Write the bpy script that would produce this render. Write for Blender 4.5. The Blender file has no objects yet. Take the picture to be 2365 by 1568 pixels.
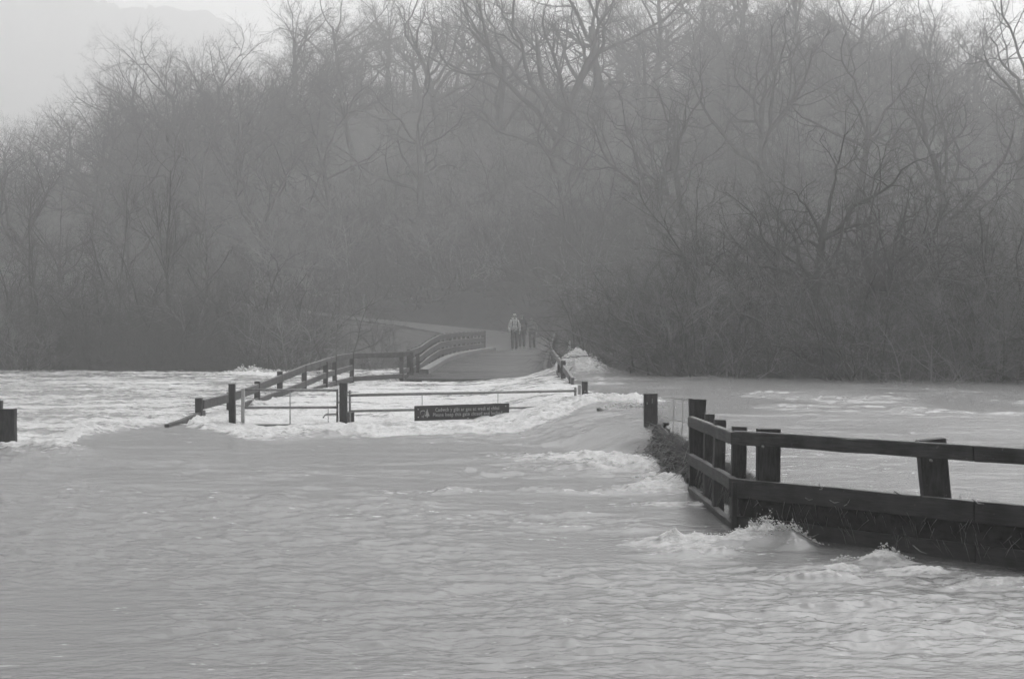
import bpy, bmesh, math, random
import numpy as np
from mathutils import Vector, Matrix

# ------------------------------------------------------------------ camera, sky, sun, exposure
scene = bpy.context.scene
COL = scene.collection
H, F, HZ = 1.5, 2000.0, 330.0          # eye height over the flood water, focal length in px of a 1024 px frame, horizon row
cam_data = bpy.data.cameras.new('camera')
cam = bpy.data.objects.new('camera', cam_data)
COL.objects.link(cam)
cam.location = (0, 0, H)
cam.rotation_euler = (math.radians(90), 0, 0)
cam_data.sensor_width = 36.0
cam_data.lens = 36.0 * F / 1024.0
cam_data.shift_y = -(339.0 - HZ) / 1024.0
cam_data.clip_start = 0.1
cam_data.clip_end = 5000
scene.camera = cam

SUN_EL, SUN_AZ = 42.0, 28.0            # degrees; azimuth measured from straight ahead (+y) towards +x
world = bpy.data.worlds.new('World')
scene.world = world
world.use_nodes = True
wn, wl = world.node_tree.nodes, world.node_tree.links
wn.clear()
sky = wn.new('ShaderNodeTexSky'); sky.sky_type = 'NISHITA'; sky.sun_disc = False
sky.sun_elevation = math.radians(SUN_EL); sky.sun_rotation = math.radians(SUN_AZ)
sky.air_density = 1.0; sky.dust_density = 6.0; sky.ozone_density = 1.0
bw = wn.new('ShaderNodeRGBToBW')       # black-and-white film
bg = wn.new('ShaderNodeBackground'); bg.inputs['Strength'].default_value = 0.13
wo = wn.new('ShaderNodeOutputWorld')
wl.new(sky.outputs[0], bw.inputs[0]); wl.new(bw.outputs[0], bg.inputs['Color']); wl.new(bg.outputs[0], wo.inputs['Surface'])

sun_data = bpy.data.lights.new('sun', 'SUN')
sun_data.energy = 0.7; sun_data.angle = math.radians(70); sun_data.color = (1, 1, 1)
sun = bpy.data.objects.new('sun', sun_data); COL.objects.link(sun)
el, az = math.radians(SUN_EL), math.radians(SUN_AZ)
sdir = Vector((math.sin(az) * math.cos(el), math.cos(az) * math.cos(el), math.sin(el)))
sun.rotation_euler = sdir.to_track_quat('Z', 'Y').to_euler()
sun.location = (0, 0, 60)

scene.view_settings.view_transform = 'Standard'
scene.view_settings.look = 'None'
scene.view_settings.exposure = 0.63
scene.view_settings.gamma = 1.0
scene.view_settings.use_curve_mapping = False
cy = scene.cycles
cy.max_bounces = 3; cy.diffuse_bounces = 1; cy.glossy_bounces = 1; cy.volume_bounces = 2; cy.transmission_bounces = 1
cy.use_adaptive_sampling = True; cy.adaptive_threshold = 0.06; cy.adaptive_min_samples = 24
cy.use_denoising = True; cy.denoiser = 'OPENIMAGEDENOISE'; cy.denoising_input_passes = 'RGB_ALBEDO_NORMAL'; cy.denoising_prefilter = 'ACCURATE'
cy.caustics_reflective = False; cy.caustics_refractive = False

# ------------------------------------------------------------------ helpers
rng = np.random.default_rng(7)
K = 1024.0 / 2365.0

def q(dx, dy, D):
    """a point at distance D whose direction was measured on the photograph (2365 px wide view)"""
    return Vector(((dx * K - 512.0) / F * D, D, H + (HZ - dy * K) / F * D))

def gx(dx, D):
    return (dx * K - 512.0) / F * D

def tag(o, label=None, cat=None, group=None, kind=None):
    if label: o['label'] = label
    if cat: o['category'] = cat
    if group: o['group'] = group
    if kind: o['kind'] = kind
    return o

def empty(name, loc):
    o = bpy.data.objects.new(name, None)
    o.empty_display_size = 0.2
    COL.objects.link(o); o.location = loc
    return o

def root_of(p):
    v = Vector((0, 0, 0))
    while p is not None:
        v = v + p.location; p = p.parent
    return v

def link_mesh(name, verts, faces, mat, parent=None, smooth=False, loc=None):
    """verts in world space; the object sits at loc (default: its parent's origin)"""
    base = root_of(parent) if parent is not None else (Vector(loc) if loc is not None else Vector((0, 0, 0)))
    me = bpy.data.meshes.new(name)
    me.from_pydata([tuple(Vector(v) - base) for v in verts], [], faces)
    me.materials.append(mat)
    if smooth: me.polygons.foreach_set('use_smooth', [True] * len(me.polygons))
    o = bpy.data.objects.new(name, me); COL.objects.link(o)
    if parent is not None: o.parent = parent
    else: o.location = base
    return o

def np_mesh(name, V, quads=None, tris=None, smooth=True):
    me = bpy.data.meshes.new(name)
    me.vertices.add(len(V)); me.vertices.foreach_set('co', np.ascontiguousarray(V, dtype=np.float32).ravel())
    parts, starts, tot = [], [], 0
    if quads is not None and len(quads):
        parts.append(quads.ravel()); starts.append(tot + 4 * np.arange(len(quads))); tot += 4 * len(quads)
    if tris is not None and len(tris):
        parts.append(tris.ravel()); starts.append(tot + 3 * np.arange(len(tris))); tot += 3 * len(tris)
    idx = np.concatenate(parts).astype(np.int32); st = np.concatenate(starts).astype(np.int32)
    me.loops.add(len(idx)); me.loops.foreach_set('vertex_index', idx)
    me.polygons.add(len(st)); me.polygons.foreach_set('loop_start', st)
    me.update(calc_edges=True)
    if smooth: me.polygons.foreach_set('use_smooth', np.ones(len(st), dtype=bool))
    return me

def beam_geo(p0, p1, w, h, jit=0.0, r=None):
    """weathered squared timber: chamfered cross-section, three stations, slight irregularity"""
    p0, p1 = Vector(p0), Vector(p1)
    ax = (p1 - p0).normalized()
    ref = Vector((0, 0, 1)) if abs(ax.z) < 0.8 else Vector((0, 1, 0))
    side = ax.cross(ref).normalized(); up = side.cross(ax).normalized()
    c = min(w, h) * 0.07
    prof = [(-w/2 + c, -h/2), (w/2 - c, -h/2), (w/2, -h/2 + c), (w/2, h/2 - c), (w/2 - c, h/2), (-w/2 + c, h/2), (-w/2, h/2 - c), (-w/2, -h/2 + c)]
    n = 4 + int(min((p1 - p0).length, 6) * 2) if jit >= .004 else 4
    vs, fs = [], []
    for i in range(n):
        t = i / (n - 1)
        o = p0.lerp(p1, t)
        if 0 < i < n - 1: o = o + (side * random.uniform(-1, 1) + up * random.uniform(-1, 1)) * jit
        for a, b in prof:
            k = 1 + random.uniform(-1, 1) * jit * 2
            vs.append(o + side * a * k + up * b * k)
    for i in range(n - 1):
        for j in range(8):
            fs.append((i*8 + j, i*8 + (j+1) % 8, (i+1)*8 + (j+1) % 8, (i+1)*8 + j))
    fs.append(tuple(range(7, -1, -1))); fs.append(tuple((n-1)*8 + j for j in range(8)))
    return vs, fs

def beam(name, p0, p1, w, h, mat, parent, jit=0.004):
    v, f = beam_geo(p0, p1, w, h, jit)
    return link_mesh(name, v, f, mat, parent)

def tube_geo(pts, r, k=8):
    pts = [Vector(p) for p in pts]
    vs, fs = [], []
    for i, p in enumerate(pts):
        a = (pts[min(i+1, len(pts)-1)] - pts[max(i-1, 0)]).normalized()
        ref = Vector((0, 0, 1)) if abs(a.z) < 0.8 else Vector((0, 1, 0))
        s = a.cross(ref).normalized(); u = s.cross(a)
        rr = r[i] if isinstance(r, (list, tuple)) else r
        for j in range(k):
            t = 2 * math.pi * j / k
            vs.append(p + s * math.cos(t) * rr + u * math.sin(t) * rr)
    for i in range(len(pts) - 1):
        for j in range(k):
            fs.append((i*k + j, i*k + (j+1) % k, (i+1)*k + (j+1) % k, (i+1)*k + j))
    fs.append(tuple(range(k-1, -1, -1))); fs.append(tuple((len(pts)-1)*k + j for j in range(k)))
    return vs, fs

def tube(name, pts, r, mat, parent, k=8):
    v, f = tube_geo(pts, r, k)
    return link_mesh(name, v, f, mat, parent, smooth=True)

# numpy value noise
def _hash(i, j, s):
    n = (i.astype(np.int64) * 374761393 + j.astype(np.int64) * 668265263 + s * 1442695041) & 0xFFFFFFFF
    n = ((n ^ (n >> 13)) * 1274126177) & 0xFFFFFFFF
    n = n ^ (n >> 16)
    return (n & 0xFFFF).astype(np.float64) / 65535.0

def vnoise(x, y, s=0):
    i, j = np.floor(x), np.floor(y)
    fx, fy = x - i, y - j
    fx = fx*fx*fx*(fx*(fx*6-15)+10); fy = fy*fy*fy*(fy*(fy*6-15)+10)
    a, b, c, d = _hash(i, j, s), _hash(i+1, j, s), _hash(i, j+1, s), _hash(i+1, j+1, s)
    return (a*(1-fx)+b*fx)*(1-fy) + (c*(1-fx)+d*fx)*fy

def fbm(x, y, s=0, o=4, g=0.5, l=2.03):
    t, a, n = 0, 1.0, 0
    for k in range(o):
        t = t + a * vnoise(x, y, s + 17*k); n += a
        a *= g; x, y = x*l + 3.7, y*l - 1.9
    return t / n

def sstep(a, b, x):
    t = np.clip((x - a) / (b - a), 0, 1)
    return t*t*(3-2*t)

# ------------------------------------------------------------------ materials (all neutral: black-and-white film)
def mat_new(name):
    m = bpy.data.materials.new(name); m.use_nodes = True
    nt = m.node_tree
    return m, nt.nodes, nt.links, nt.nodes['Principled BSDF']

def grey(name, a, b, rough=0.8, scale=6.0, stretch=(1, 1, 1), bump=0.0, detail=6, spec=0.3, dist=0.02):
    m, n, l, p = mat_new(name)
    tc = n.new('ShaderNodeTexCoord'); mp = n.new('ShaderNodeMapping'); mp.inputs['Scale'].default_value = stretch
    nz = n.new('ShaderNodeTexNoise'); nz.inputs['Scale'].default_value = scale; nz.inputs['Detail'].default_value = detail
    nz.inputs['Roughness'].default_value = 0.65
    cr = n.new('ShaderNodeValToRGB')
    cr.color_ramp.elements[0].position = 0.3; cr.color_ramp.elements[0].color = (a, a, a, 1)
    cr.color_ramp.elements[1].position = 0.7; cr.color_ramp.elements[1].color = (b, b, b, 1)
    l.new(tc.outputs['Object'], mp.inputs['Vector']); l.new(mp.outputs[0], nz.inputs['Vector'])
    l.new(nz.outputs['Fac'], cr.inputs['Fac']); l.new(cr.outputs[0], p.inputs['Base Color'])
    p.inputs['Roughness'].default_value = rough
    p.inputs['Specular IOR Level'].default_value = spec
    if bump:
        bp = n.new('ShaderNodeBump'); bp.inputs['Strength'].default_value = bump; bp.inputs['Distance'].default_value = dist
        l.new(nz.outputs['Fac'], bp.inputs['Height']); l.new(bp.outputs[0], p.inputs['Normal'])
    return m

def wood(name, a, b, speck, rough=0.75):
    """weathered timber: grain along the piece, blotches of damp and flecks of lichen"""
    m, n, l, p = mat_new(name)
    tc = n.new('ShaderNodeTexCoord')
    g1 = n.new('ShaderNodeTexNoise'); g1.inputs['Scale'].default_value = 9; g1.inputs['Detail'].default_value = 8; g1.inputs['Roughness'].default_value = .7
    l.new(tc.outputs['Generated'], g1.inputs['Vector'])
    b1 = n.new('ShaderNodeTexNoise'); b1.inputs['Scale'].default_value = 5; b1.inputs['Detail'].default_value = 5
    l.new(tc.outputs['Object'], b1.inputs['Vector'])
    ad = n.new('ShaderNodeMath'); ad.operation = 'MULTIPLY_ADD'; ad.inputs[1].default_value = .6; l.new(g1.outputs['Fac'], ad.inputs[0])
    m2 = n.new('ShaderNodeMath'); m2.operation = 'MULTIPLY'; m2.inputs[1].default_value = .4; l.new(b1.outputs['Fac'], m2.inputs[0]); l.new(m2.outputs[0], ad.inputs[2])
    cr = n.new('ShaderNodeValToRGB'); e = cr.color_ramp.elements
    e[0].position = .38; e[0].color = (a, a, a, 1); e[1].position = .62; e[1].color = (b, b, b, 1)
    l.new(ad.outputs[0], cr.inputs['Fac'])
    sp = n.new('ShaderNodeTexNoise'); sp.inputs['Scale'].default_value = 38; sp.inputs['Detail'].default_value = 3; l.new(tc.outputs['Object'], sp.inputs['Vector'])
    mr = n.new('ShaderNodeMapRange'); mr.inputs['From Min'].default_value = .68; mr.inputs['From Max'].default_value = .76; l.new(sp.outputs['Fac'], mr.inputs['Value'])
    mx = n.new('ShaderNodeMix'); mx.data_type = 'RGBA'; mx.inputs['B'].default_value = (speck, speck, speck, 1)
    l.new(mr.outputs[0], mx.inputs['Factor']); l.new(cr.outputs[0], mx.inputs['A']); l.new(mx.outputs['Result'], p.inputs['Base Color'])
    bp = n.new('ShaderNodeBump'); bp.inputs['Strength'].default_value = .6; bp.inputs['Distance'].default_value = .012
    l.new(ad.outputs[0], bp.inputs['Height']); l.new(bp.outputs[0], p.inputs['Normal'])
    p.inputs['Roughness'].default_value = rough; p.inputs['Specular IOR Level'].default_value = .3
    return m
M_WOOD = wood('wet_timber', .016, .075, .18)
M_WOOD2 = wood('weathered_timber', .035, .10, .2)
M_WOOD3 = wood('pale_worn_and_lit_timber', .11, .24, .3)  # pale timber; also carries the painted skylight on the near rail tops
M_DARK = wood('soaked_plank', .012, .055, .12, .6)
M_STEEL = grey('galvanised_steel', 0.20, 0.34, 0.5, 20, (1, 1, 1), 0.1, 4, 0.5)
M_PALE = grey('pale_plate', 0.55, 0.7, 0.6, 10)
M_WIRE = grey('wire', 0.22, 0.4, 0.5, 8)
M_BOARD = grey('sign_face', 0.032, 0.042, 0.5, 30)
M_PRINT = grey('sign_print', 0.42, 0.55, 0.6, 60)
M_BARK = grey('bark', 0.03, 0.08, 0.9, 3, (1, 1, 0.4), 0.6, 6, 0.15)
M_TWIG = grey('twig_bark', 0.02, 0.075, 0.9, 1.2, (1, 1, 1), 0, 3, 0.15)
M_PALETWIG = grey('pale_lichen_twig', .10, .30, .9, .5, (1, 1, 1), 0, 4, .1)
M_PALEBARK = grey('lichen_bark', 0.07, 0.20, 0.9, 4, (1, 1, 1), 0, 4, 0.1)
M_SOIL = grey('leaf_litter', 0.03, 0.07, 0.95, 0.8, (1, 1, 1), 0.5, 8, 0.1, 0.1)
M_PATH = grey('gravel_path', 0.09, 0.15, 0.95, 3, (1, 1, 1), 0.2, 8, 0.1)
M_VERGE = grey('dead_grass_verge', 0.12, 0.20, 0.95, 2, (1, 1, 1), 0.4, 8, 0.1, 0.1)
M_HILL = grey('far_wood', 0.05, 0.11, 0.95, 0.05, (1, 1, 1), 0, 8, 0.1)
M_GRASS = grey('dead_grass', 0.06, 0.30, 0.9, 25, (1, 1, 1), 0, 3, 0.1)
M_STALK = grey('pale_stalk', .16, .42, .9, 30, (1, 1, 1), 0, 3, .1)
M_BANK = grey('wet_bank_soil', 0.010, 0.05, 0.9, 12, (1, 1, 1), 0.8, 8, 0.15)
M_DECK = grey('wet_deck', 0.03, 0.15, 0.45, 5, (0.3, 1.5, 1), 0.3, 6, 0.4)

def foam_mat():
    m, n, l, p = mat_new('spray_foam')
    p.inputs['Base Color'].default_value = (0.82, 0.82, 0.82, 1)
    p.inputs['Roughness'].default_value = 0.7
    p.inputs['Subsurface Weight'].default_value = 0.0
    return m
M_FOAM = foam_mat()

def water_mat():
    m, n, l, p = mat_new('flood_water')
    tc = n.new('ShaderNodeTexCoord')
    at = n.new('ShaderNodeAttribute'); at.attribute_name = 'foam'
    mp = n.new('ShaderNodeMapping'); mp.inputs['Scale'].default_value = (1.0, 1.5, 1.0)
    l.new(tc.outputs['Object'], mp.inputs['Vector'])
    nf = n.new('ShaderNodeTexNoise'); nf.inputs['Scale'].default_value = 5.0; nf.inputs['Detail'].default_value = 7; nf.inputs['Roughness'].default_value = 0.7
    l.new(mp.outputs[0], nf.inputs['Vector'])
    # foam amount broken up by fine bubbles
    a1 = n.new('ShaderNodeMath'); a1.operation = 'MULTIPLY_ADD'; a1.inputs[1].default_value = 1.5; a1.inputs[2].default_value = -0.75
    l.new(nf.outputs['Fac'], a1.inputs[0])
    a2 = n.new('ShaderNodeMath'); a2.operation = 'ADD'; l.new(a1.outputs[0], a2.inputs[0]); l.new(at.outputs['Fac'], a2.inputs[1])
    mr = n.new('ShaderNodeMapRange'); mr.interpolation_type = 'SMOOTHSTEP'
    mr.inputs['From Min'].default_value = 0.22; mr.inputs['From Max'].default_value = 0.68
    l.new(a2.outputs[0], mr.inputs['Value'])
    mx = n.new('ShaderNodeMix'); mx.data_type = 'RGBA'
    mx.inputs['A'].default_value = (0.18, 0.18, 0.18, 1); mx.inputs['B'].default_value = (0.80, 0.80, 0.80, 1)
    l.new(mr.outputs[0], mx.inputs['Factor']); l.new(mx.outputs['Result'], p.inputs['Base Color'])
    rr = n.new('ShaderNodeMapRange'); rr.inputs['To Min'].default_value = 0.22; rr.inputs['To Max'].default_value = 0.75
    l.new(mr.outputs[0], rr.inputs['Value']); l.new(rr.outputs[0], p.inputs['Roughness'])
    p.inputs['IOR'].default_value = 1.33
    # capillary ripples
    mp2 = n.new('ShaderNodeMapping'); mp2.inputs['Scale'].default_value = (0.8, 1.1, 1.0)
    l.new(tc.outputs['Object'], mp2.inputs['Vector'])
    n1 = n.new('ShaderNodeTexNoise'); n1.inputs['Scale'].default_value = 7; n1.inputs['Detail'].default_value = 5; n1.inputs['Roughness'].default_value = 0.6
    l.new(mp2.outputs[0], n1.inputs['Vector'])
    b1 = n.new('ShaderNodeBump'); b1.inputs['Strength'].default_value = 0.35; b1.inputs['Distance'].default_value = 0.02
    l.new(n1.outputs['Fac'], b1.inputs['Height'])
    ch = n.new('ShaderNodeAttribute'); ch.attribute_name = 'chop'
    c1 = n.new('ShaderNodeMath'); c1.operation = 'MULTIPLY'; c1.inputs[1].default_value = 0.35; l.new(ch.outputs['Fac'], c1.inputs[0]); l.new(c1.outputs[0], b1.inputs['Strength'])
    c3 = n.new('ShaderNodeMath'); c3.operation = 'MULTIPLY'; c3.inputs[1].default_value = 0.7; l.new(ch.outputs['Fac'], c3.inputs[0])
    n3 = n.new('ShaderNodeTexNoise'); n3.inputs['Scale'].default_value = 22; n3.inputs['Detail'].default_value = 4; n3.inputs['Roughness'].default_value = 0.6
    l.new(mp2.outputs[0], n3.inputs['Vector'])
    b3 = n.new('ShaderNodeBump'); b3.inputs['Strength'].default_value = 0.6; b3.inputs['Distance'].default_value = 0.010
    l.new(c3.outputs[0], b3.inputs['Strength']); l.new(n3.outputs['Fac'], b3.inputs['Height']); l.new(b1.outputs[0], b3.inputs['Normal'])
    fr = n.new('ShaderNodeMapRange'); fr.inputs['From Min'].default_value = .35; fr.inputs['From Max'].default_value = .62; fr.inputs['To Min'].default_value = .66; fr.inputs['To Max'].default_value = .92
    l.new(n3.outputs['Fac'], fr.inputs['Value']); l.new(fr.outputs[0], mx.inputs['B'])
    b2 = n.new('ShaderNodeBump'); b2.inputs['Distance'].default_value = 0.08
    l.new(mr.outputs[0], b2.inputs['Strength'])
    l.new(nf.outputs['Fac'], b2.inputs['Height']); l.new(b3.outputs[0], b2.inputs['Normal']); l.new(b2.outputs[0], p.inputs['Normal'])
    return m
M_WATER = water_mat()

# ------------------------------------------------------------------ terrain
RIDGE_U = [-400, 0, 170, 300, 450, 600, 800, 930, 1024, 1400]
RIDGE_Y = [235, 190, 150, 108, 95, 88, 92, 125, 140, 150]
RY = 200.0

def bank_line(X):
    return np.interp(X, [-60, -25, -8, -3.6, -3.0, 2.3, 2.9, 12, 30], [78, 76, 74, 80, 97, 97, 57, 47, 40])

ctrl = [(0.35, 95.0, .50), (0.35, 97, .57), (0.3, 101, .75), (-0.4, 105, 1.05), (-2.2, 108, 1.4), (-5, 110, 1.75), (-9, 111, 2.2), (-14, 111.5, 2.8), (-20, 112, 3.6)]
PATH = np.array(ctrl)
def path_near(X, Y):
    best = np.full(X.shape, 1e9); pz = np.zeros(X.shape)
    for (x0, y0, z0), (x1, y1, z1) in zip(PATH[:-1], PATH[1:]):
        t = np.clip(((X - x0)*(x1 - x0) + (Y - y0)*(y1 - y0)) / ((x1 - x0)**2 + (y1 - y0)**2), 0, 1)
        d = np.hypot(X - x0 - t*(x1 - x0), Y - y0 - t*(y1 - y0)); m = d < best
        best = np.where(m, d, best); pz = np.where(m, z0 + t*(z1 - z0), pz)
    return best, pz

def ground(X, Y):
    X, Y = np.asarray(X, float), np.asarray(Y, float)
    yb = bank_line(X)
    u = 512 + X / np.maximum(Y, 60) * 2000
    zr = 1.5 + (HZ - np.interp(u, RIDGE_U, RIDGE_Y)) / 2000 * RY
    yh = np.interp(X, [-60, -4, 3, 12, 30], [80, 92, 86, 60, 50])
    t = np.clip((Y - yh - 2) / (RY - yh - 2), 0, 1)
    z = 0.55 + (zr - 0.55) * (0.35 * t + 0.65 * sstep(0, 1, t) * (0.55 + 0.45 * t))
    z = z + (fbm(X / 9, Y / 9, 3) - 0.5) * 1.6 * np.clip(t * 8, 0.05, 1)
    z = np.where(Y > RY, z - np.minimum((Y - RY) * 0.12, zr - 4), z)
    k = sstep(-2.5, 1.2, Y - yb)
    z = -1.2 + (z + 1.2) * k
    # levelled for the footpath running on from the bridge end, then bending left along the slope
    d, pz = path_near(X, Y)
    w = sstep(7.0, 2.6, d) * k
    return z * (1 - w) + (pz - 0.10) * w

def ground_at(x, y):
    return float(ground(np.array([x]), np.array([y]))[0])

ys = np.concatenate([np.linspace(-30, 40, 15), np.arange(42, 130, 0.9), np.arange(130, 260, 2.5), np.geomspace(262, 1050, 30)])
us = np.linspace(-1.0, 1.0, 260)
us = np.sign(us) * (0.35 * np.abs(us) + 0.65 * np.abs(us)**3)
YY, UU = np.meshgrid(ys, us, indexing='ij')
XX = UU * (np.maximum(YY, 0) * 0.58 + 60)
ZZ = ground(XX, YY)
nR, nC = YY.shape
ii = (np.arange(nR - 1)[:, None] * nC + np.arange(nC - 1)[None, :]).ravel()
Q = np.stack([ii, ii + 1, ii + nC + 1, ii + nC], 1)
me = np_mesh('ground', np.stack([XX, YY, ZZ], -1).reshape(-1, 3), Q)
me.materials.append(M_SOIL)
o = bpy.data.objects.new('ground', me); COL.objects.link(o); tag(o, 'sloping leaf-littered ground under the misty wood', kind='structure')

# far hill fading into the mist
hx = np.linspace(-540, 340, 620); hy = np.linspace(735, 1035, 90)
HX, HY = np.meshgrid(hx, hy, indexing='xy')
uu = 512 + HX / 900 * 2000
topz = 1.5 + (HZ - np.interp(uu, [-700, -300, 88, 124, 205, 236, 252, 300, 420], [-70, -45, 2, 13, 16, 27, 52, 120, 300])) / 2000 * 900
prof = sstep(0, 1, np.clip((HY - 735) / 160, 0, 1)) * np.where(HY > 910, 1 - 0.5 * (HY - 910) / 140, 1)
HZz = topz * prof - 2 + ((fbm(HX / 9, HY / 14, 11, 3, .55) - 0.5) * 7 + (1 - np.abs(2 * vnoise(HX / 3.2, HY / 4, 12) - 1)) * 4.5) * prof
nR, nC = HX.shape
ii = (np.arange(nR - 1)[:, None] * nC + np.arange(nC - 1)[None, :]).ravel()
me = np_mesh('far_hill', np.stack([HX, HY, HZz], -1).reshape(-1, 3), np.stack([ii, ii + 1, ii + nC + 1, ii + nC], 1))
me.materials.append(M_HILL)
o = bpy.data.objects.new('hill', me); COL.objects.link(o); tag(o, 'distant wooded hill almost lost in the mist', kind='structure')

# path beyond the bridge: rises, then bends left along the foot of the slope
def ribbon(name, line, mat, label):
    vs, fs = [], []
    for (x0, y0, z0, x1, y1, z1) in line:
        vs += [(x0, y0, z0), (x1, y1, z1)]
    for i in range(len(line) - 1):
        fs.append((2*i, 2*i + 1, 2*i + 3, 2*i + 2))
    # a skirt below so that it is a solid embankment
    n = len(vs)
    vs2 = vs + [(x, y, z - 2.5) for (x, y, z) in vs]
    for i in range(len(line) - 1):
        fs.append((2*i, 2*i + 2, n + 2*i + 2, n + 2*i)); fs.append((2*i + 3, 2*i + 1, n + 2*i + 1, n + 2*i + 3))
    o = link_mesh(name, vs2, fs, mat); tag(o, label, kind='structure'); return o

line = []
for i, (x, y, z) in enumerate(ctrl):
    a = Vector(ctrl[max(i-1, 0)][:2]); b = Vector(ctrl[min(i+1, len(ctrl)-1)][:2])
    d = (b - a).normalized(); nrm = Vector((-d.y, d.x)); w = 1.75 if i < 3 else 2.3
    L, R = Vector((x, y)) + nrm * w, Vector((x, y)) - nrm * w
    line.append((L.x, L.y, z, R.x, R.y, z + 0.05))
ribbon('path', line, M_PATH, 'pale gravel path leading on from the bridge and bending left')

# ------------------------------------------------------------------ water
CREST = np.array([(12, -1), (5.10, 10.1), (3.44, 12.72), (1.92, 15.25), (1.92, 18.4), (1.76, 25.0), (1.45, 31.0), (1.27, 36.0), (1.25, 46.0), (1.45, 68.0), (2.1, 95.0), (2.6, 120.0)])
UP = 0.30
def crest_dist(X, Y):
    best = np.full(X.shape, 1e9); sgn = np.ones(X.shape)
    for (x0, y0), (x1, y1) in zip(CREST[:-1], CREST[1:]):
        dx, dy = x1 - x0, y1 - y0
        L2 = dx*dx + dy*dy
        t = np.clip(((X - x0)*dx + (Y - y0)*dy) / L2, 0, 1)
        ex, ey = X - x0 - t*dx, Y - y0 - t*dy
        d = np.hypot(ex, ey)
        c = dx*ey - dy*ex          # >0 : left of the line
        m = d < best
        best = np.where(m, d, best); sgn = np.where(m, np.where(c > 0, -1.0, 1.0), sgn)
    return best * sgn

def wp(dx, dy, z=0.0):             # water point seen at that place of the photograph
    D = (H - z) * F / (dy * K - HZ)
    return gx(dx, D), D

front = [wp(*p) for p in [(-900, 1035), (-300, 1045), (0, 1052), (150, 1050), (190, 1010), (400, 985), (480, 1000), (560, 1013), (800, 1012), (1000, 1012), (1180, 1006), (1280, 994), (1355, 980), (1440, 962), (1490, 950)]]
FX = np.array([p[0] for p in front]); FY = np.array([p[1] for p in front])
# the front of the foam as a function of direction u = X / Y
FU = np.array([p[0] / p[1] for p in front])

def gauss(X, Y, cx, cy_, sx, sy, ang=0.0):
    c, s = math.cos(ang), math.sin(ang)
    a, b = (X - cx)*c + (Y - cy_)*s, -(X - cx)*s + (Y - cy_)*c
    return np.exp(-(a/sx)**2 - (b/sy)**2)

SPOTS = []    # (x, y, sx, sy, foam, height)
def spot(dx, dy, sx, sy, f, h, z=0.0, ang=0.0):
    x, y = wp(dx, dy, z); SPOTS.append((x, y, sx, sy, f, h, ang))
spot(1495, 1070, 0.20, 0.9, 1.2, 0.06, 0.05)          # chute beside the lone post
spot(1440, 1075, 0.5, 0.8, 0.9, 0.05)
spot(1330, 1062, 0.8, 0.6, 0.65, 0.03)
spot(1400, 1085, 0.9, 0.5, 0.55, 0.02)
spot(1545, 1122, 0.28, 0.5, 1.2, 0.07)               # boil under the grass bank
spot(1585, 1130, 0.12, 0.3, 1.0, 0.03)
spot(1480, 1130, 0.5, 0.35, 0.7, 0.03)
spot(1300, 1136, 0.7, 0.22, 0.55, 0.01)
spot(1060, 1136, 0.6, 0.2, 0.6, 0.01)
spot(1580, 1165, 0.4, 0.25, 0.5, 0.01)
spot(1765, 1255, 0.20, 0.22, 1.0, 0.07)              # splashes at the foot of the near fence
spot(1830, 1262, 0.14, 0.18, 0.7, 0.05)
spot(1690, 1258, 0.3, 0.25, 0.7, 0.04)
spot(1560, 1255, 0.3, 0.3, 0.75, 0.03)
spot(1620, 1280, 0.35, 0.15, 0.6, 0.02)
spot(2040, 1300, 0.14, 0.18, 0.9, 0.04)
spot(1945, 1318, 0.10, 0.12, 1.1, 0.05)
spot(1900, 1335, 0.35, 0.14, 0.6, 0.02)
spot(2150, 1325, 0.25, 0.2, 0.6, 0.04)
spot(2270, 1350, 0.35, 0.15, 0.65, 0.02)
spot(2360, 1350, 0.2, 0.2, 0.55, 0.02)
spot(590, 868, 1.4, 1.6, 0.9, 0.16)                   # standing wave on the river to the left
spot(70, 1040, 0.7, 0.8, 0.6, 0.07)                   # roller below the cut-off post at the left
spot(140, 1045, 0.35, 0.5, 0.8, 0.06)
spot(1332, 868, 0.8, 1.5, 1.3, 0.6, 0.2)             # spray against the right of the bridge
spot(1420, 945, 0.8, 1.2, 0.9, 0.03, 0.15)
for (dx_, dy_) in [(528, 978), (560, 972), (785, 972), (810, 972), (455, 972), (590, 935), (640, 920), (700, 900)]: spot(dx_, dy_, 0.22, 0.5, 0.9, 0.05)
spot(1475, 942, 0.35, 0.8, 1.1, 0.04, 0.2)

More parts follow.
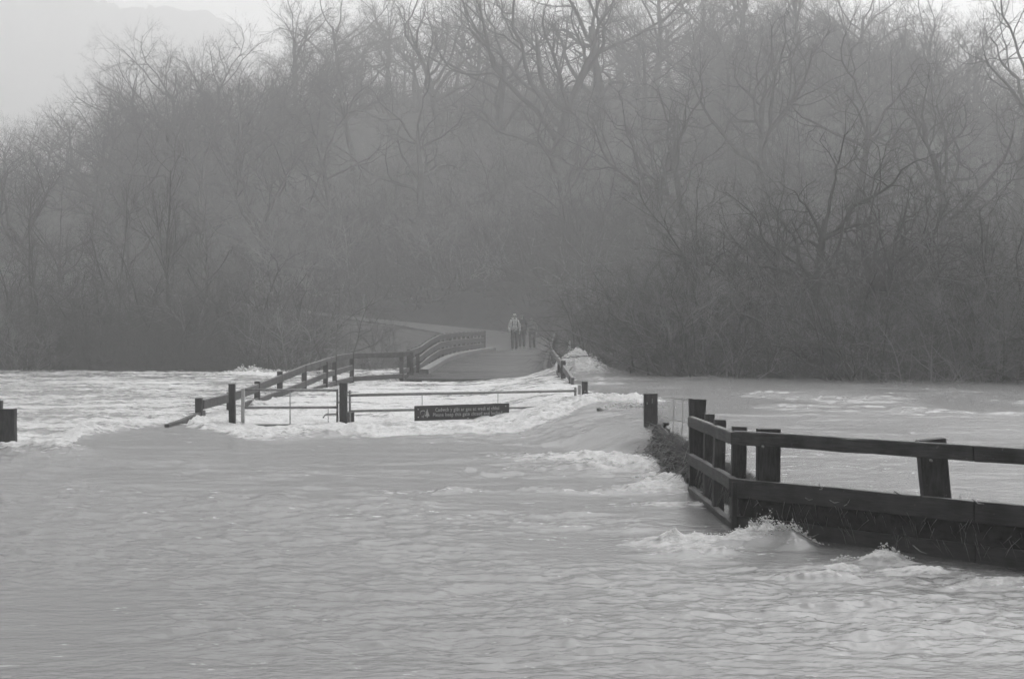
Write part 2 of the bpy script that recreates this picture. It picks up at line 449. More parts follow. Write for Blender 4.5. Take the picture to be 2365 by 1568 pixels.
def water_fields(X, Y):
    s = crest_dist(X, Y)
    w = np.interp(Y, [5, 18.4, 18.9, 20, 22, 23.6, 24.6, 26, 30, 36, 46, 52, 110], [.10, .10, .2, .3, .15, .15, .9, 1.5, 2.0, 2.2, 2.6, 3.0, 3.0])
    lev = UP * sstep(-w, 0.12, s)
    lev = np.where((Y > 50), UP * sstep(-3.2, 1.0, X - np.interp(Y, [46, 68, 95], [1.25, 1.45, 2.1])), lev)
    up = sstep(0.0, 0.6, s)
    u = X / np.maximum(Y, 1)
    fy = np.interp(u, FU, FY)
    fy = fy + (fbm(X * 0.9, Y * 0.0 + 3, 21, 3) - 0.5) * 2.2
    d = Y - fy
    main = sstep(-0.2, 0.8, d) * (1 - sstep(16, 34, d) * 0.45) * (1 - up)
    rightlim = sstep(0.60, 0.2, s)
    xl = np.interp(Y, [25, 31, 33.5, 41, 49, 57, 75], [-5.0, -5.4, -4.8, -4.9, -4.2, -4.2, -4.0])
    left = sstep(0.0, 1.6, xl - X)
    leftf = 0.30 + 0.50 * np.exp(-((Y - fy - 2.0) / 2.6)**2) + 0.30 * sstep(50, 68, Y)
    foam = main * ((1 - left) * (0.60 + 0.18 * np.exp(-np.abs(d - 1.5) / 2.0)) + left * leftf) * rightlim
    near = np.where(Y < fy, 0.0, 1.0)
    base_near = 0.06
    foam = foam + base_near
    # far water past the bridge approach on the right stays dark and smooth
    foam = foam * (1 - up * 0.95)
    hgt = np.zeros_like(X); fs = np.zeros_like(X)
    for (cx, cyy, sx, sy, f, h, ang) in SPOTS:
        g = gauss(X, Y, cx, cyy, sx, sy, ang)
        fs = np.maximum(fs, np.where(cyy < 22, 0.62, 0.8) * f * g); hgt = hgt + h * g
    foam = np.maximum(foam, fs + base_near)
    # ragged streaks drawn out along the flow (right to left)
    st = fbm(X * 0.55 + Y * 0.10, Y * 1.1 - X * 0.12, 31, 4)
    st2 = fbm(X * 2.2, Y * 3.4, 37, 4)
    sk = fbm((X + 0.8 * Y) * 0.9, (Y - 0.9 * X) * 0.35, 33, 3)          # slanting streaks where the flow fans out below the gate end
    wsk = gauss(X, Y, 0.4, 36.0, 1.5, 6.0)
    foam = foam + (st - 0.5) * 1.5 * np.clip(foam * 1.6, 0.0, 0.9) * (1 - wsk) + (sk - 0.5) * 1.3 * wsk * np.clip(foam * 1.6, 0, 1) + (st2 - 0.5) * 1.1 * np.clip(foam * 1.5, 0, 0.9)
    foam = foam + (fbm(X * 7, Y * 9, 39, 3) - 0.5) * 1.3 * np.clip(foam * 1.4, 0, 0.9) * sstep(30, 18, Y)
    foam = np.clip(foam, 0, 1.1)
    # relief
    rough = np.clip(main * rightlim, 0, 1) * (0.30 + 0.70 * np.exp(-np.abs(d - 1.0) / 3.0))
    rough = np.maximum(rough, np.clip(fs, 0, 1))
    chop = (1 - np.abs(2 * fbm(X * 0.8, Y * 0.75, 41, 3) - 1))**2
    chop2 = (1 - np.abs(2 * fbm(X * 3.1, Y * 2.6, 43, 3) - 1))**2
    z = lev + 0.75 * hgt * (0.4 + 1.2 * fbm(X * 3.5, Y * 3, 47, 3)) + rough * ((chop - 0.45) * 0.15 + (chop2 - 0.45) * 0.09)
    calm = 1 - np.clip(rough, 0, 1)
    wx, wy = X + 0.5 * fbm(X * 0.7, Y * 0.7, 53, 2), Y + 0.7 * fbm(X * 0.6, Y * 0.6, 59, 2)
    rip = (fbm(wx * 1.3, wy * 1.9, 61, 3) - 0.5) * 0.026 + (1 - np.abs(2 * fbm(wx * 2.0, wy * 3.2, 67, 3) - 1))**3 * 0.008
    rip2 = (fbm(X * 4.2, Y * 5.0, 71, 4, .6) - 0.5) * 0.030
    patch = 1.1 * gauss(X, Y, *wp(2080, 1440), 0.7, 0.9) + 0.40 + 1.2 * sstep(0.42, 0.62, fbm(X * 0.3, Y * 0.28, 73, 3))
    z = z + np.clip(fs, 0, 1) * ((1 - np.abs(2 * fbm(X * 8, Y * 7, 77, 3) - 1))**2 - .4) * 0.075 * np.interp(Y, [10, 20, 40], [1, 1.2, 1.6])
    under = sstep(58.0, 60.2, Y) * sstep(-3.9, -3.4, X) * sstep(1.75, 1.5, X - np.interp(Y, [60, 95], [0, .6])) * sstep(100, 98, Y)
    z = z * (1 - under) - 0.35 * under
    slick = up * sstep(0.62, 0.40, fbm(X * 0.35, Y * 0.16, 101, 3)) * sstep(18, 26, Y)
    swell = (fbm(wx * 0.45, wy * 0.75, 83, 3) - 0.5) * 0.07 + (1 - np.abs(2 * fbm(wx * 0.8, wy * 1.3, 89, 3) - 1))**3 * 0.02
    z = z + calm * swell * np.clip(0.7 * up * (1 - 0.5 * slick) * sstep(15, 20, Y) + left * sstep(30, 36, Y) + (0.25 + 0.75 * sstep(.4, .65, fbm(X * .35, Y * .2, 97, 2))) * sstep(13, 19, Y) * (1 - up), 0, 1) * np.interp(Y, [20, 45, 70], [.8, 1.2, 1.6])
    z = z + calm * (rip + rip2) * (1 - 0.75 * slick) * patch * np.interp(Y, [8, 13, 20, 40, 90], [0.75, 0.95, 1.25, 1.7, 2.2])
    global SLICK
    SLICK = slick
    return z, foam

rows = np.concatenate([np.arange(352, 376, 0.5), np.arange(376, 440, 0.28), np.arange(440, 720, 0.62)])
yrow = (H * F / (rows - HZ))[::-1]
yrow = np.concatenate([[1.0, 3.0, 5.0, 6.0], yrow[yrow > 6.9], ])
ucol = np.concatenate([np.linspace(-1400, -120, 60, endpoint=False), np.arange(-120, 1144, 1.9), np.linspace(1144, 2400, 60)])
WY, WU = np.meshgrid(yrow, (ucol - 512) / F, indexing='ij')
WX = WU * np.maximum(WY, 6.0)
WZ, WF = water_fields(WX, WY)
nR, nC = WX.shape
ii = (np.arange(nR - 1)[:, None] * nC + np.arange(nC - 1)[None, :]).ravel()
me = np_mesh('flood_water', np.stack([WX, WY, WZ], -1).reshape(-1, 3), np.stack([ii, ii + 1, ii + nC + 1, ii + nC], 1))
at = me.attributes.new('foam', 'FLOAT', 'POINT'); at.data.foreach_set('value', WF.ravel().astype(np.float32))
at2 = me.attributes.new('chop', 'FLOAT', 'POINT'); at2.data.foreach_set('value', (1 - 0.8 * SLICK).ravel().astype(np.float32))
me.materials.append(M_WATER)
o = bpy.data.objects.new('water', me); COL.objects.link(o); tag(o, 'flood water pouring across the track in foam and ripples', kind='structure')

def water_at(x, y):
    z, f = water_fields(np.array([float(x)]), np.array([float(y)]))
    return float(z[0])

# flung spray: small ragged blobs thrown up at the splashes
def spray(name, label, bursts, seed):
    r = np.random.default_rng(seed)
    bm = bmesh.new(); bmesh.ops.create_icosphere(bm, subdivisions=1, radius=1.0)
    bv = np.array([v.co[:] for v in bm.verts]); bf = np.array([[v.index for v in f.verts] for f in bm.faces]); bm.free()
    Vs, Fs, Bp, k = [], [], [], 0
    for (dx, dy, D, wx, wz, n, size) in bursts:
        c = q(dx, dy, D)
        for i in range(n):
            a = r.normal() * 0.5
            hgt = (r.random() ** (1.0 if D > 40 else 1.6)) * wz * max(0.08, math.exp(-a*a*1.6)) * (0.55 + 0.45 * math.sin(a * 9 + seed) ** 2)
            rad = size * (0.35 + 0.9 * r.random() ** 2) * (1.25 - 0.8 * hgt / wz)
            px_, py_ = c.x + a * wx, c.y + r.normal() * wx * 0.3
            p = np.array([px_, py_, hgt - .3 * rad])
            v = bv * rad * (0.6 + 0.8 * r.random((len(bv), 1))) * np.array([1.0 + 0.5 * r.random(), 1.0, 0.7 + 0.6 * r.random()])
            Vs.append(v + p); Fs.append(bf + k); k += len(bv); Bp.append((px_, py_))
    Bp = np.array(Bp); bz, _ = water_fields(Bp[:, 0], Bp[:, 1])
    for v, z_ in zip(Vs, bz): v[:, 2] += z_
    me = np_mesh(name, np.concatenate(Vs), None, np.concatenate(Fs), smooth=True)
    me.materials.append(M_FOAM)
    o = bpy.data.objects.new(name, me); COL.objects.link(o); tag(o, label, kind='stuff')
    return o

spray('spray', 'white spray thrown up against the right side of the bridge', [(1330, 868, 60, 0.7, 0.75, 1100, 0.05), (1314, 862, 60, 0.3, 0.9, 500, 0.045), (1362, 872, 59, 0.4, 0.6, 500, 0.045)], 1)
spray('spray', 'white crest of the standing wave left of the fence', [(590, 869, 66, 1.2, 0.16, 160, 0.04), (565, 867, 66, 0.5, 0.24, 90, 0.04)], 2)
spray('spray', 'jagged splash against the foot of the near fence below its corner', [(1765, 1264, 14.2, 0.20, 0.12, 700, 0.0075), (1835, 1268, 14.0, 0.16, 0.09, 420, 0.0075), (1690, 1270, 14.1, 0.22, 0.04, 200, 0.006)], 3)
spray('spray', 'jagged splash against the near fence under the leaning post', [(2045, 1304, 13.2, 0.12, 0.11, 520, 0.007), (1950, 1316, 13.0, 0.06, 0.04, 160, 0.007)], 4)
spray('spray', 'white water heaping up between the lone post and the track gate', [(1470, 935, 31, 0.45, 0.12, 260, 0.012)], 5)
spray('spray', 'foaming chute spilling past the lone post and grass bank', [(1500, 1075, 23, 0.2, 0.06, 120, 0.010), (1548, 1118, 20.2, 0.28, 0.06, 160, 0.009)], 6)

# ------------------------------------------------------------------ near timber fence with retaining planks (right foreground)
random.seed(3)
nf_root = empty('timber_fence', (1.72, 15.1, 0))
tag(nf_root, 'dark timber rail fence with planked lower half in the right foreground, turning a corner', 'fence')
cA, cB = Vector((1.68, 15.1, 0)), Vector((1.70, 18.6, 0))      # corner, far end of the side run
cR = Vector((4.85, 10.0, 0))                                   # front run leaves the frame
def on(a, b, t, z): return Vector((a.x + (b.x - a.x)*t, a.y + (b.y - a.y)*t, z))
fd = (cR - cA).normalized(); fn = Vector((-fd.y, fd.x, 0))
if fn.y < 0: fn = -fn                                          # points to the river behind the front run
def rail2(name, a, b, za, zb, h, w, mat, jit=0.004, ov0=0.0, ov1=0.0):
    d = (b - a).normalized()
    p0, p1 = a - d*ov0, b + d*ov1
    return beam(name, Vector((p0.x, p0.y, za - h/2)), Vector((p1.x, p1.y, zb - h/2)), w, h, mat, nf_root, jit)
# front run rails (two lengths each, butted at the leaning post)
mid = on(cA, cR, 0.42, 0)
rail2('top_rail', cA, mid, .735, .745, .092, .07, M_WOOD, .005)
rail2('top_rail', mid, cR, .745, .755, .094, .07, M_WOOD, .005, ov0=-0.012)
rail2('plank', cA, mid, .385, .395, .14, .06, M_DARK, ov0=0.03)
rail2('plank', mid, cR, .397, .41, .14, .06, M_DARK, ov0=-0.012)
for k, (z0, hh) in enumerate([(.105, .19)]):
    off = fn * 0.008
    rail2('plank', cA + off, mid + off, z0, z0 + .005, hh, .05, M_DARK, 0.006, ov0=0.02)
    rail2('plank', mid + off, cR + off, z0 + .005, z0 + .01, hh, .05, M_DARK, 0.006, ov0=-0.014)
for (a_, b_, z_) in ((cA, mid, .742), (mid, cR, .752)):  # pale strips: worn rail tops, with light from the sky put into the colour
    beam('worn_lit_edge', Vector((a_.x, a_.y, z_)), Vector((b_.x, b_.y, z_ + .010)), .06, .006, M_WOOD3, nf_root, .001)
beam('worn_lit_edge', Vector((cA.x, cA.y + .02, .729)), Vector((cB.x - .045, cB.y - .06, .704)), .045, .006, M_WOOD3, nf_root, .001)
# matted earth and roots bulging between the planks
nx_, nz_ = 160, 14
EV = []
for i in range(nx_):
    for j in range(nz_):
        b_ = on(cA, cR, .005 + .99 * i / (nx_ - 1), -.06 + .36 * j / (nz_ - 1)) + fn * .035; EV.append(b_[:])
EV = np.array(EV); al_ = np.repeat(np.linspace(0, 6, nx_), nz_)
dsp = (fbm(al_ * 9, EV[:, 2] * 16, 81, 4) - .5) * .09
EV[:, 0] -= fn.x * dsp; EV[:, 1] -= fn.y * dsp
ii = (np.arange(nx_ - 1)[:, None] * nz_ + np.arange(nz_ - 1)[None, :]).ravel()
me = np_mesh('matted_earth', EV - np.array(nf_root.location), np.stack([ii, ii + nz_, ii + nz_ + 1, ii + 1], 1)); me.materials.append(M_BANK)
eo = bpy.data.objects.new('matted_earth', me); COL.objects.link(eo); eo.parent = nf_root
# side run rails: three rails with gaps
sd = (cB - cA).normalized()
for (za, zb, hh, mm) in [(.725, .70, .085, M_WOOD2), (.385, .36, .095, M_WOOD2), (.05, .06, .12, M_WOOD2)]:
    beam('side_rail', Vector((cA.x - .0, cA.y + .02, za - hh/2)), Vector((cB.x - .045, cB.y - .06, zb - hh/2)), .055, hh, mm, nf_root)
beam('side_plank', Vector((cA.x + .03, cA.y + .05, -.09)), Vector((cB.x, cB.y - .06, -.07)), .05, .16, M_DARK, nf_root)
# posts
def post(dx0, dx1, ytop, D, zbot, dxb=None, dep=None, mat=M_WOOD, parent=nf_root, name='post'):
    w = (dx1 - dx0) * K / F * D
    c = (dx0 + dx1) / 2
    top = q(c, ytop, D); b = Vector((gx(dxb if dxb is not None else c, D), D, zbot))
    return beam(name, b, top, w, dep or w, mat, parent, 0.004)
post(1691, 1724, 984, 15.45, -.6, 1698)
post(1749, 1801, 989, 15.02, -.6, 1770, .15)
post(2118, 2181, 1013, 13.62, -.6, 2192, .15)
post(2480, 2545, 1030, 12.1, -.6, 2515, .15)
post(1650, 1675, 968, 16.5, -.5, 1655, .16)
post(1628, 1649, 955, 17.5, -.5, 1632, .16)
post(1598, 1630, 921, 18.75, -.6, 1600, .14)
beam('post', Vector((gx(1595.5, 18.6), 18.6, -.6)), q(1595.5, 919, 18.6), .035, .10, M_DARK, nf_root)
# corner board standing at the meeting of the runs
beam('corner_board', Vector((1.675, 15.06, -.3)), Vector((1.675, 15.06, .36)), .035, .07, M_WOOD, nf_root)
# bolts on the rails
for (dx, dy, D) in [(1762, 1030, 14.62), (2141, 1046, 13.4), (2150, 1062, 13.38)]:
    p = q(dx, dy, D); tube('bolt', [p + Vector((0, -.02, 0)), p + Vector((0, .02, 0))], .009, M_STEEL, nf_root, 6)

# flood litter caught on the rails and planks
for i in range(16):
    t = random.uniform(.04, .6); c = on(cA, cR, t, random.choice([.40, .385, .60, .04, .30])) - fn * random.uniform(.03, .05)
    a = random.uniform(-1.2, 1.2); L_ = random.uniform(.05, .16); dv = fd * math.cos(a) * L_ + Vector((0, 0, math.sin(a) * L_ * .6))
    tube('caught_twig', [c - dv * .5, c + Vector((0, 0, -.012)), c + dv * .5], [.004, .005, .002], M_STALK if i % 3 else M_BARK, nf_root, 5)
# wet bank of soil and matted grass held behind the planks
def mound(name, label, line, wid, hgt, seed, mat, kind='structure'):
    Vs, nx, ny = [], 60, 14
    L = [Vector(p) for p in line]
    for i in range(nx):
        t = i / (nx - 1) * (len(L) - 1); k = min(int(t), len(L) - 2); p = L[k].lerp(L[k+1], t - k)
        d = (L[k+1] - L[k]).normalized(); nn = Vector((-d.y, d.x, 0))
        for j in range(ny):
            s = j / (ny - 1) * 2 - 1
            z = p.z - 0.9 * abs(s)**2.4 * (p.z + 0.5)
            Vs.append(p + nn * s * wid + Vector((0, 0, z - p.z)))
    V = np.array([v[:] for v in Vs])
    V[:, 2] += (fbm(V[:, 0] * 7, V[:, 1] * 7, seed, 4) - .5) * hgt
    ii = (np.arange(nx - 1)[:, None] * ny + np.arange(ny - 1)[None, :]).ravel()
    me = np_mesh(name, V, np.stack([ii, ii + ny, ii + ny + 1, ii + 1], 1)); me.materials.append(mat)
    o = bpy.data.objects.new(name, me); COL.objects.link(o); tag(o, label, kind=kind); return o
o1 = cA + fn * .26 + Vector((.05, 0, 0)); o2 = cR + fn * .26
mound('bank', 'strip of wet soil behind the near fence planks', [(1.98, 18.4, .27), (1.96, 15.6, .30), (o1.x + .12, o1.y, .30), (o1.lerp(o2, .5).x, o1.lerp(o2, .5).y, .335), (o2.x, o2.y, .34)], .20, .10, 5, M_BANK)
mound('bank', 'matted grassy hump between the lone post and the near fence', [(1.78, 18.7, .30), (1.79, 20.5, .33), (1.80, 22.5, .33), (1.80, 24.3, .33), (1.80, 25.1, .15)], .26, .16, 9, M_BANK)

def blades(name, label, seeds, n, parent=None, mat=M_GRASS, rad=.0022):
    """bent dead stalks: three-sided tapering blades joined into one clump"""
    V, T, k = [], [], 0
    for i in range(n):
        b, d, ln, droop = seeds(i)
        pts = [b, b + d*ln*.5 + Vector((0, 0, -droop*.2)), b + d*ln + Vector((0, 0, -droop))]
        for m, p in enumerate(pts):
            rr = rad * (1 - .42 * m)
            for a in range(3):
                V.append((p.x + rr*math.cos(a*2.094), p.y + rr*math.sin(a*2.094), p.z + (rr * .6 if a == 1 else 0)))
        for m in range(2):
            for a in range(3):
                x0, x1 = k + 3*m + a, k + 3*m + (a+1) % 3
                T += [(x0, x1, x1 + 3), (x0, x1 + 3, x0 + 3)]
        k += 9
    me = np_mesh(name, np.array(V), None, np.array(T)); me.materials.append(mat)
    o = bpy.data.objects.new(name, me); COL.objects.link(o); tag(o, label, kind='stuff')
    return o
def s_front(i):
    t = random.random() ** .8 * .75 + .02
    p = on(cA, cR, t, random.uniform(.10, .30)) - fn * random.uniform(.0, .05)
    a = random.choice([-1, 1, 1]) * random.uniform(.2, 1.1)
    return p, Vector((fd.x*math.sin(a), fd.y*math.sin(a) - .15, -math.cos(a))).normalized(), random.uniform(.04, .15), random.uniform(0, .02)
blades('dead_grass', 'pale dead stalks hanging over the dark planks of the near fence', s_front, 210, mat=M_STALK, rad=.0028)
def s_side(i):
    p = on(cA, cB, random.random(), random.uniform(.1, .30)) + Vector((random.uniform(.0, .12), 0, 0))
    a = random.uniform(-1, 1)
    return p, Vector((-.25, math.sin(a) * .8, -math.cos(a))).normalized(), random.uniform(.06, .22), 0
blades('dead_grass', 'dead stalks hanging between the rails of the fence side run', s_side, 170, rad=.002)
def s_hump(i):
    y = random.uniform(18.8, 25.0); x = 1.80 + random.gauss(0, .13)
    a = random.uniform(0, 6.28)
    return Vector((x, y, .26 + random.uniform(-.15, .08) - abs(x - 1.8) * .8)), Vector((math.cos(a)*.7 - .35, math.sin(a)*.7, random.uniform(-.5, .7))).normalized(), random.uniform(.08, .28), random.uniform(0, .10)
blades('dead_grass', 'matted dead grass covering the hump beside the lone post', s_hump, 2000, rad=.007)
def s_river(i):
    t = random.random() * .9
    p = on(cA, cR, t, .32) + fn * random.uniform(.15, .35)
    return p, Vector((random.gauss(0, .5), random.gauss(0, .5), 1)).normalized(), random.uniform(.02, .10) * (2 if t > .45 else 1), random.uniform(0, .03)
blades('dead_grass', 'short grass tufts along the top of the near fence planks', s_river, 900, rad=.003)

# lone post and wire beside the grassy hump
p0 = empty('fence_post', (gx(1503, 25.2), 25.2, -.4))
tag(p0, 'lone thick dark post standing free between the grassy hump and the gates', 'post')
post(1487, 1518, 908, 25.2, -.6, 1505, .17, M_WOOD, p0, 'timber')
for (dx, dy) in [(1495, 933), (1507, 925), (1506, 930), (1500, 985), (1494, 1000)]:
    c = q(dx, dy, 25.105); beam('lichen_mark', c, c + Vector((random.uniform(-.005, .012), 0, .03)), .012, .008, M_WIRE, p0, .003)
wf = empty('wire_fence', (gx(1555, 22), 22, 0))
tag(wf, 'slack thin wire netting strung between the lone post and the near fence', 'wire fence')
def wire(pts, r=.0035): tube('wire', pts, r, M_WIRE, wf, 5)
wire([q(1519, 920, 25.1), q(1555, 919, 22), q(1597, 924, 18.8)])
wire([q(1519, 957, 25.1), q(1550, 968, 22.5), q(1597, 975, 18.8)])
wire([q(1519, 996, 25.1), q(1555, 1004, 22), q(1597, 1010, 18.8)])
for (dx, D) in [(1531, 24), (1557, 21.8), (1578, 20)]:
    wire([q(dx, 918 + random.uniform(-3, 3), D), q(dx - 2, 965, D), q(dx - 4, 1018, D)])
st = empty('broken_stake', (gx(1537, 24), 24, .1)); tag(st, 'short broken stake with debris poking up from the grassy hump', 'stake')
beam('stake', q(1537, 1010, 24), q(1534, 974, 24), .03, .04, M_WOOD, st)
beam('snagged_debris', q(1533, 982, 23.9), q(1545, 977, 23.9), .03, .035, M_WOOD, st)
beam('snagged_debris', q(1536, 1003, 23.9), q(1544, 990, 23.9), .04, .03, M_WOOD2, st)

# ------------------------------------------------------------------ gates and gate posts
GL, GR = 32.0, 34.6
def gD(dx): return GL + (GR - GL) * (dx - 795) / (1335 - 795)
gp = empty('gate_post', (gx(793, 32), 32, -.5)); tag(gp, 'dark gate post between the small gate and the long track gate', 'post')
post(784.5, 802.5, 883, 31.9, -.8, 794, .13, M_WOOD, gp, 'timber')
post(803, 818, 951, 32.3, -.8, 812, .08, M_WOOD2, gp, 'brace')
for dy in (905, 951):
    c = q(803, dy, 31.9); tube('hinge', [c, c + Vector((.07, .01, 0))], .014, M_STEEL, gp, 6)
gp = empty('gate_post', (gx(536, 31.5), 31.5, -.5)); tag(gp, 'dark post at the left end of the small gate', 'post')
post(528.5, 543.5, 885, 31.4, -.8, 537, .11, M_WOOD, gp, 'timber')
gp = empty('gate_post', (gx(1351, 35), 35, 0)); tag(gp, 'short dark post with pale latch plates at the right end of the track gate', 'post')
post(1343.5, 1357.5, 880, 35, -.6, 1351, .12, M_WOOD, gp, 'timber')
for (a, b, c, d) in [(1325, 877, 1343, 886), (1334, 888, 1342, 910)]:
    A, B = q(a, b, 34.8), q(c, d, 34.8)
    m = (A + B) / 2
    beam('latch_plate', Vector((A.x, m.y, m.z)), Vector((B.x, m.y, m.z)), .03, abs(A.z - B.z), M_PALE, gp, .002)
for (dx, dy) in [(1349, 903), (1355, 906), (1338, 908)]:
    c = q(dx, dy, 34.9); beam('bolt_head', c, c + Vector((.03, 0, 0)), .03, .03, M_STEEL, gp, .001)

g = empty('field_gate', (gx(805, GL), GL, -.6)); tag(g, 'long tubular steel track gate carrying a dark sign, half under water', 'gate')
def grail(ya, yb_, xa=806, xb=1331, r=.021): return tube('rail', [q(xa, ya, gD(xa)), q((xa+xb)/2, (ya+yb_)/2, gD((xa+xb)/2)), q(xb, yb_, gD(xb))], r, M_STEEL, g, 10)
grail(912, 901, r=.024); grail(948.5, 937.5); grail(987, 975); grail(1024, 1011); grail(1060, 1046)
tube('stile', [q(808, 900, gD(808)), q(808, 1062, gD(808))], .02, M_STEEL, g)
tube('stile', [q(1329, 893, gD(1329)), q(1329, 1048, gD(1329))], .024, M_STEEL, g)
for dx in (975, 1150):
    tube('upright_wire', [q(dx, 908, gD(dx)), q(dx, 1055, gD(dx))], .006, M_STEEL, g, 6)
# sign
SA, SB = q(957.5, 936, gD(957.5) - .06), q(1175.5, 930, gD(1175.5) - .06)
SA2, SB2 = q(957.5, 971, gD(957.5) - .06), q(1175.5, 963.5, gD(1175.5) - .06)
ex = ((SB + SB2) - (SA + SA2)); ex.normalize()
ez = Vector((0, 0, 1)); ez = (ez - ex * ez.dot(ex)).normalized(); en = ex.cross(ez).normalized()     # en points away from the river bed
if en.y > 0: en = -en
cen = (SA + SB + SA2 + SB2) / 4
W = ((SB + SB2) / 2 - (SA + SA2) / 2).length; Hh = ((SA - SA2).length + (SB - SB2).length) / 2
def S(u, v, n=0.0): return cen + ex * (u * W / 2) + ez * (v * Hh / 2) + en * n
vs, fs = beam_geo(S(-1, 0), S(1, 0), .012, Hh, 0)
sb = link_mesh('sign_board', vs, fs, M_BOARD, g); tag(sb, 'dark sign board with a pale tree emblem and two lines of text')
sb_base = root_of(g)
def text_mesh(txt, u0, u1, vbase, size, name='lettering'):
    cu = bpy.data.curves.new(name, 'FONT'); cu.body = txt; cu.size = 1.0; cu.extrude = 0.01; cu.space_character = 1.12; cu.offset = 0.012
    to = bpy.data.objects.new(name, cu); COL.objects.link(to)
    bpy.context.view_layer.update()
    tm = bpy.data.meshes.new_from_object(to.evaluated_get(bpy.context.evaluated_depsgraph_get()))
    bpy.data.objects.remove(to)
    co = np.array([v.co[:] for v in tm.vertices]); x0, x1 = co[:, 0].min(), co[:, 0].max()
    kx = (u1 - u0) * W / 2 / (x1 - x0)
    out = []
    for x, y, z in co:
        p = S(u0, vbase, .0075) + ex * ((x - x0) * kx) + ez * (y * size) + en * (z * .15)
        out.append(p)
    f = [tuple(p.vertices) for p in tm.polygons]
    return tag(link_mesh(name, out, f, M_PRINT, sb), kind='stuff')
text_mesh('Cadwch y giât ar gau ac wedi ei chloi', -.575, .78, .16, .085)
text_mesh('Please keep this gate closed and locked', -.625, .845, -.50, .085)
# emblem: open broadleaf crown and solid conifer
def flat(name, poly, n=.0078, th=.003):
    k = len(poly)
    vs = [S(u, v, n) for u, v in poly] + [S(u, v, n - th) for u, v in poly]
    fs = [tuple(range(k)), tuple(range(2*k-1, k-1, -1))] + [(i, (i+1) % k, k + (i+1) % k, k + i) for i in range(k)]
    return link_mesh(name, vs, fs, M_PRINT, sb)
flat('emblem_conifer', [(-.745, .58), (-.722, .12), (-.712, -.12), (-.692, -.40), (-.73, -.42), (-.737, -.62), (-.752, -.62), (-.757, -.42), (-.795, -.40), (-.772, -.12), (-.765, .12)])
ring = []
for i in range(15):
    a = math.radians(-110 + i * 22); rr = 1 + .10 * math.sin(3 * a)
    ring.append((-.838 + .047 * rr * math.cos(a) + .008 * math.sin(a), -.02 + .40 * rr * math.sin(a)))
for (a, b) in zip(ring[:-1], ring[1:]):
    pa, pb = S(*a, .008), S(*b, .008)
    beam('emblem_crown', pa, pb + (pb - pa) * .2, .004, .011, M_PRINT, sb, 0)
beam('emblem_trunk', S(-.825, -.62, .008), S(-.825, -.38, .008), .011, .004, M_PRINT, sb, 0)
for (u, v) in [(-.93, .52), (-.93, -.52), (.925, .62), (.925, -.42), (.11, -.86)]:
    tube('screw', [S(u, v, .004), S(u, v, .010)], .0105, M_PALE, sb, 8)

sg = empty('small_gate', (gx(670, 31.7), 31.7, -.6)); tag(sg, 'narrow steel pedestrian gate with two rails left of the track gate', 'gate')
def sD(dx): return 31.6 + .3 * (dx - 560) / 220
for (ya, yb_) in [(899, 900), (940.5, 939.5), (981, 980)]:
    tube('rail', [q(562, ya, sD(562)), q(670, (ya+yb_)/2, sD(670)), q(780, yb_, sD(780))], .021, M_STEEL, sg, 10)
beam('stile', q(561.5, 1040, sD(561)), q(561.5, 896, sD(561)), .055, .05, M_PALE, sg)
tube('stile', [q(779, 1040, sD(779)), q(779, 897, sD(779))], .018, M_STEEL, sg)
tube('upright_wire', [q(670, 1030, sD(670)), q(670, 901, sD(670))], .009, M_STEEL, sg, 6)
tube('upright_wire', [q(758, 1030, sD(758)), q(758, 940, sD(758))], .006, M_STEEL, sg, 6)
tube('latch_handle', [q(781, 955, sD(781) - .04), q(757, 955.5, sD(757) - .04), q(751, 957, sD(751) - .04), q(746, 964, sD(746) - .04)], .014, M_STEEL, sg, 8)
tube('latch_bar', [q(777, 928, sD(777)), q(786, 928, sD(786))], .02, M_STEEL, sg, 6)

# cut-off post and board at the left edge
lp = empty('cut_post', (gx(8, 26), 26, -.4)); tag(lp, 'thick sawn-off dark post at the left edge beside the rolling foam', 'post')
beam('timber', Vector((gx(10, 26), 26, -.6)), q(10, 943, 26), .30, .16, M_WOOD, lp)
beam('timber', Vector((gx(-10, 26.2), 26.15, -.6)), q(-8, 924, 26.2), .15, .12, M_WOOD, lp)
beam('rail', q(-8, 960, 26.02), q(-330, 950, 27), .07, .14, M_WOOD, lp)
# stump in the foam
sp = empty('broken_post', (gx(1407, 30), 30, 0)); tag(sp, 'broken black post end and snagged timber sticking out of the foam', 'post')
post(1402, 1413, 947, 30, -.3, 1408, .08, M_DARK, sp, 'stump')
beam('snagged_timber', q(1405, 957, 30), q(1382, 944, 30.4), .06, .05, M_WOOD2, sp)

# ------------------------------------------------------------------ flared left approach fence
DX = [385, 468, 535, 594, 646, 703, 752, 780, 813, 928]
DD = [31, 33.5, 37, 41, 45, 49, 52, 54, 57, 60]
def fD(dx): return float(np.interp(dx, DX, DD))
lf = empty('approach_fence', (gx(650, 45), 45, -.5)); tag(lf, 'three-rail timber fence sloping up out of the foam left of the gates', 'fence')
def frun(pts, h, w, name='rail', mat=M_WOOD, off=0.0):
    for (a, b) in zip(pts[:-1], pts[1:]):
        A, B = q(a[0], a[1], fD(a[0]) + off), q(b[0], b[1], fD(b[0]) + off)
        A.z -= h/2; B.z -= h/2
        beam(name, A, B, w, h, mat, lf, .003)
        # pale strip along the top edge
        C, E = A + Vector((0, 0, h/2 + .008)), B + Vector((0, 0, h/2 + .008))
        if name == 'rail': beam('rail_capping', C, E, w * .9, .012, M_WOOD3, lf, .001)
frun([(468, 924), (535, 908), (578, 893), (640, 869), (703, 844), (780, 820), (813, 815), (928, 813)], .145, .06)
frun([(560, 930), (606, 916), (660, 897), (706, 879), (749, 861), (813, 843)], .13, .05)
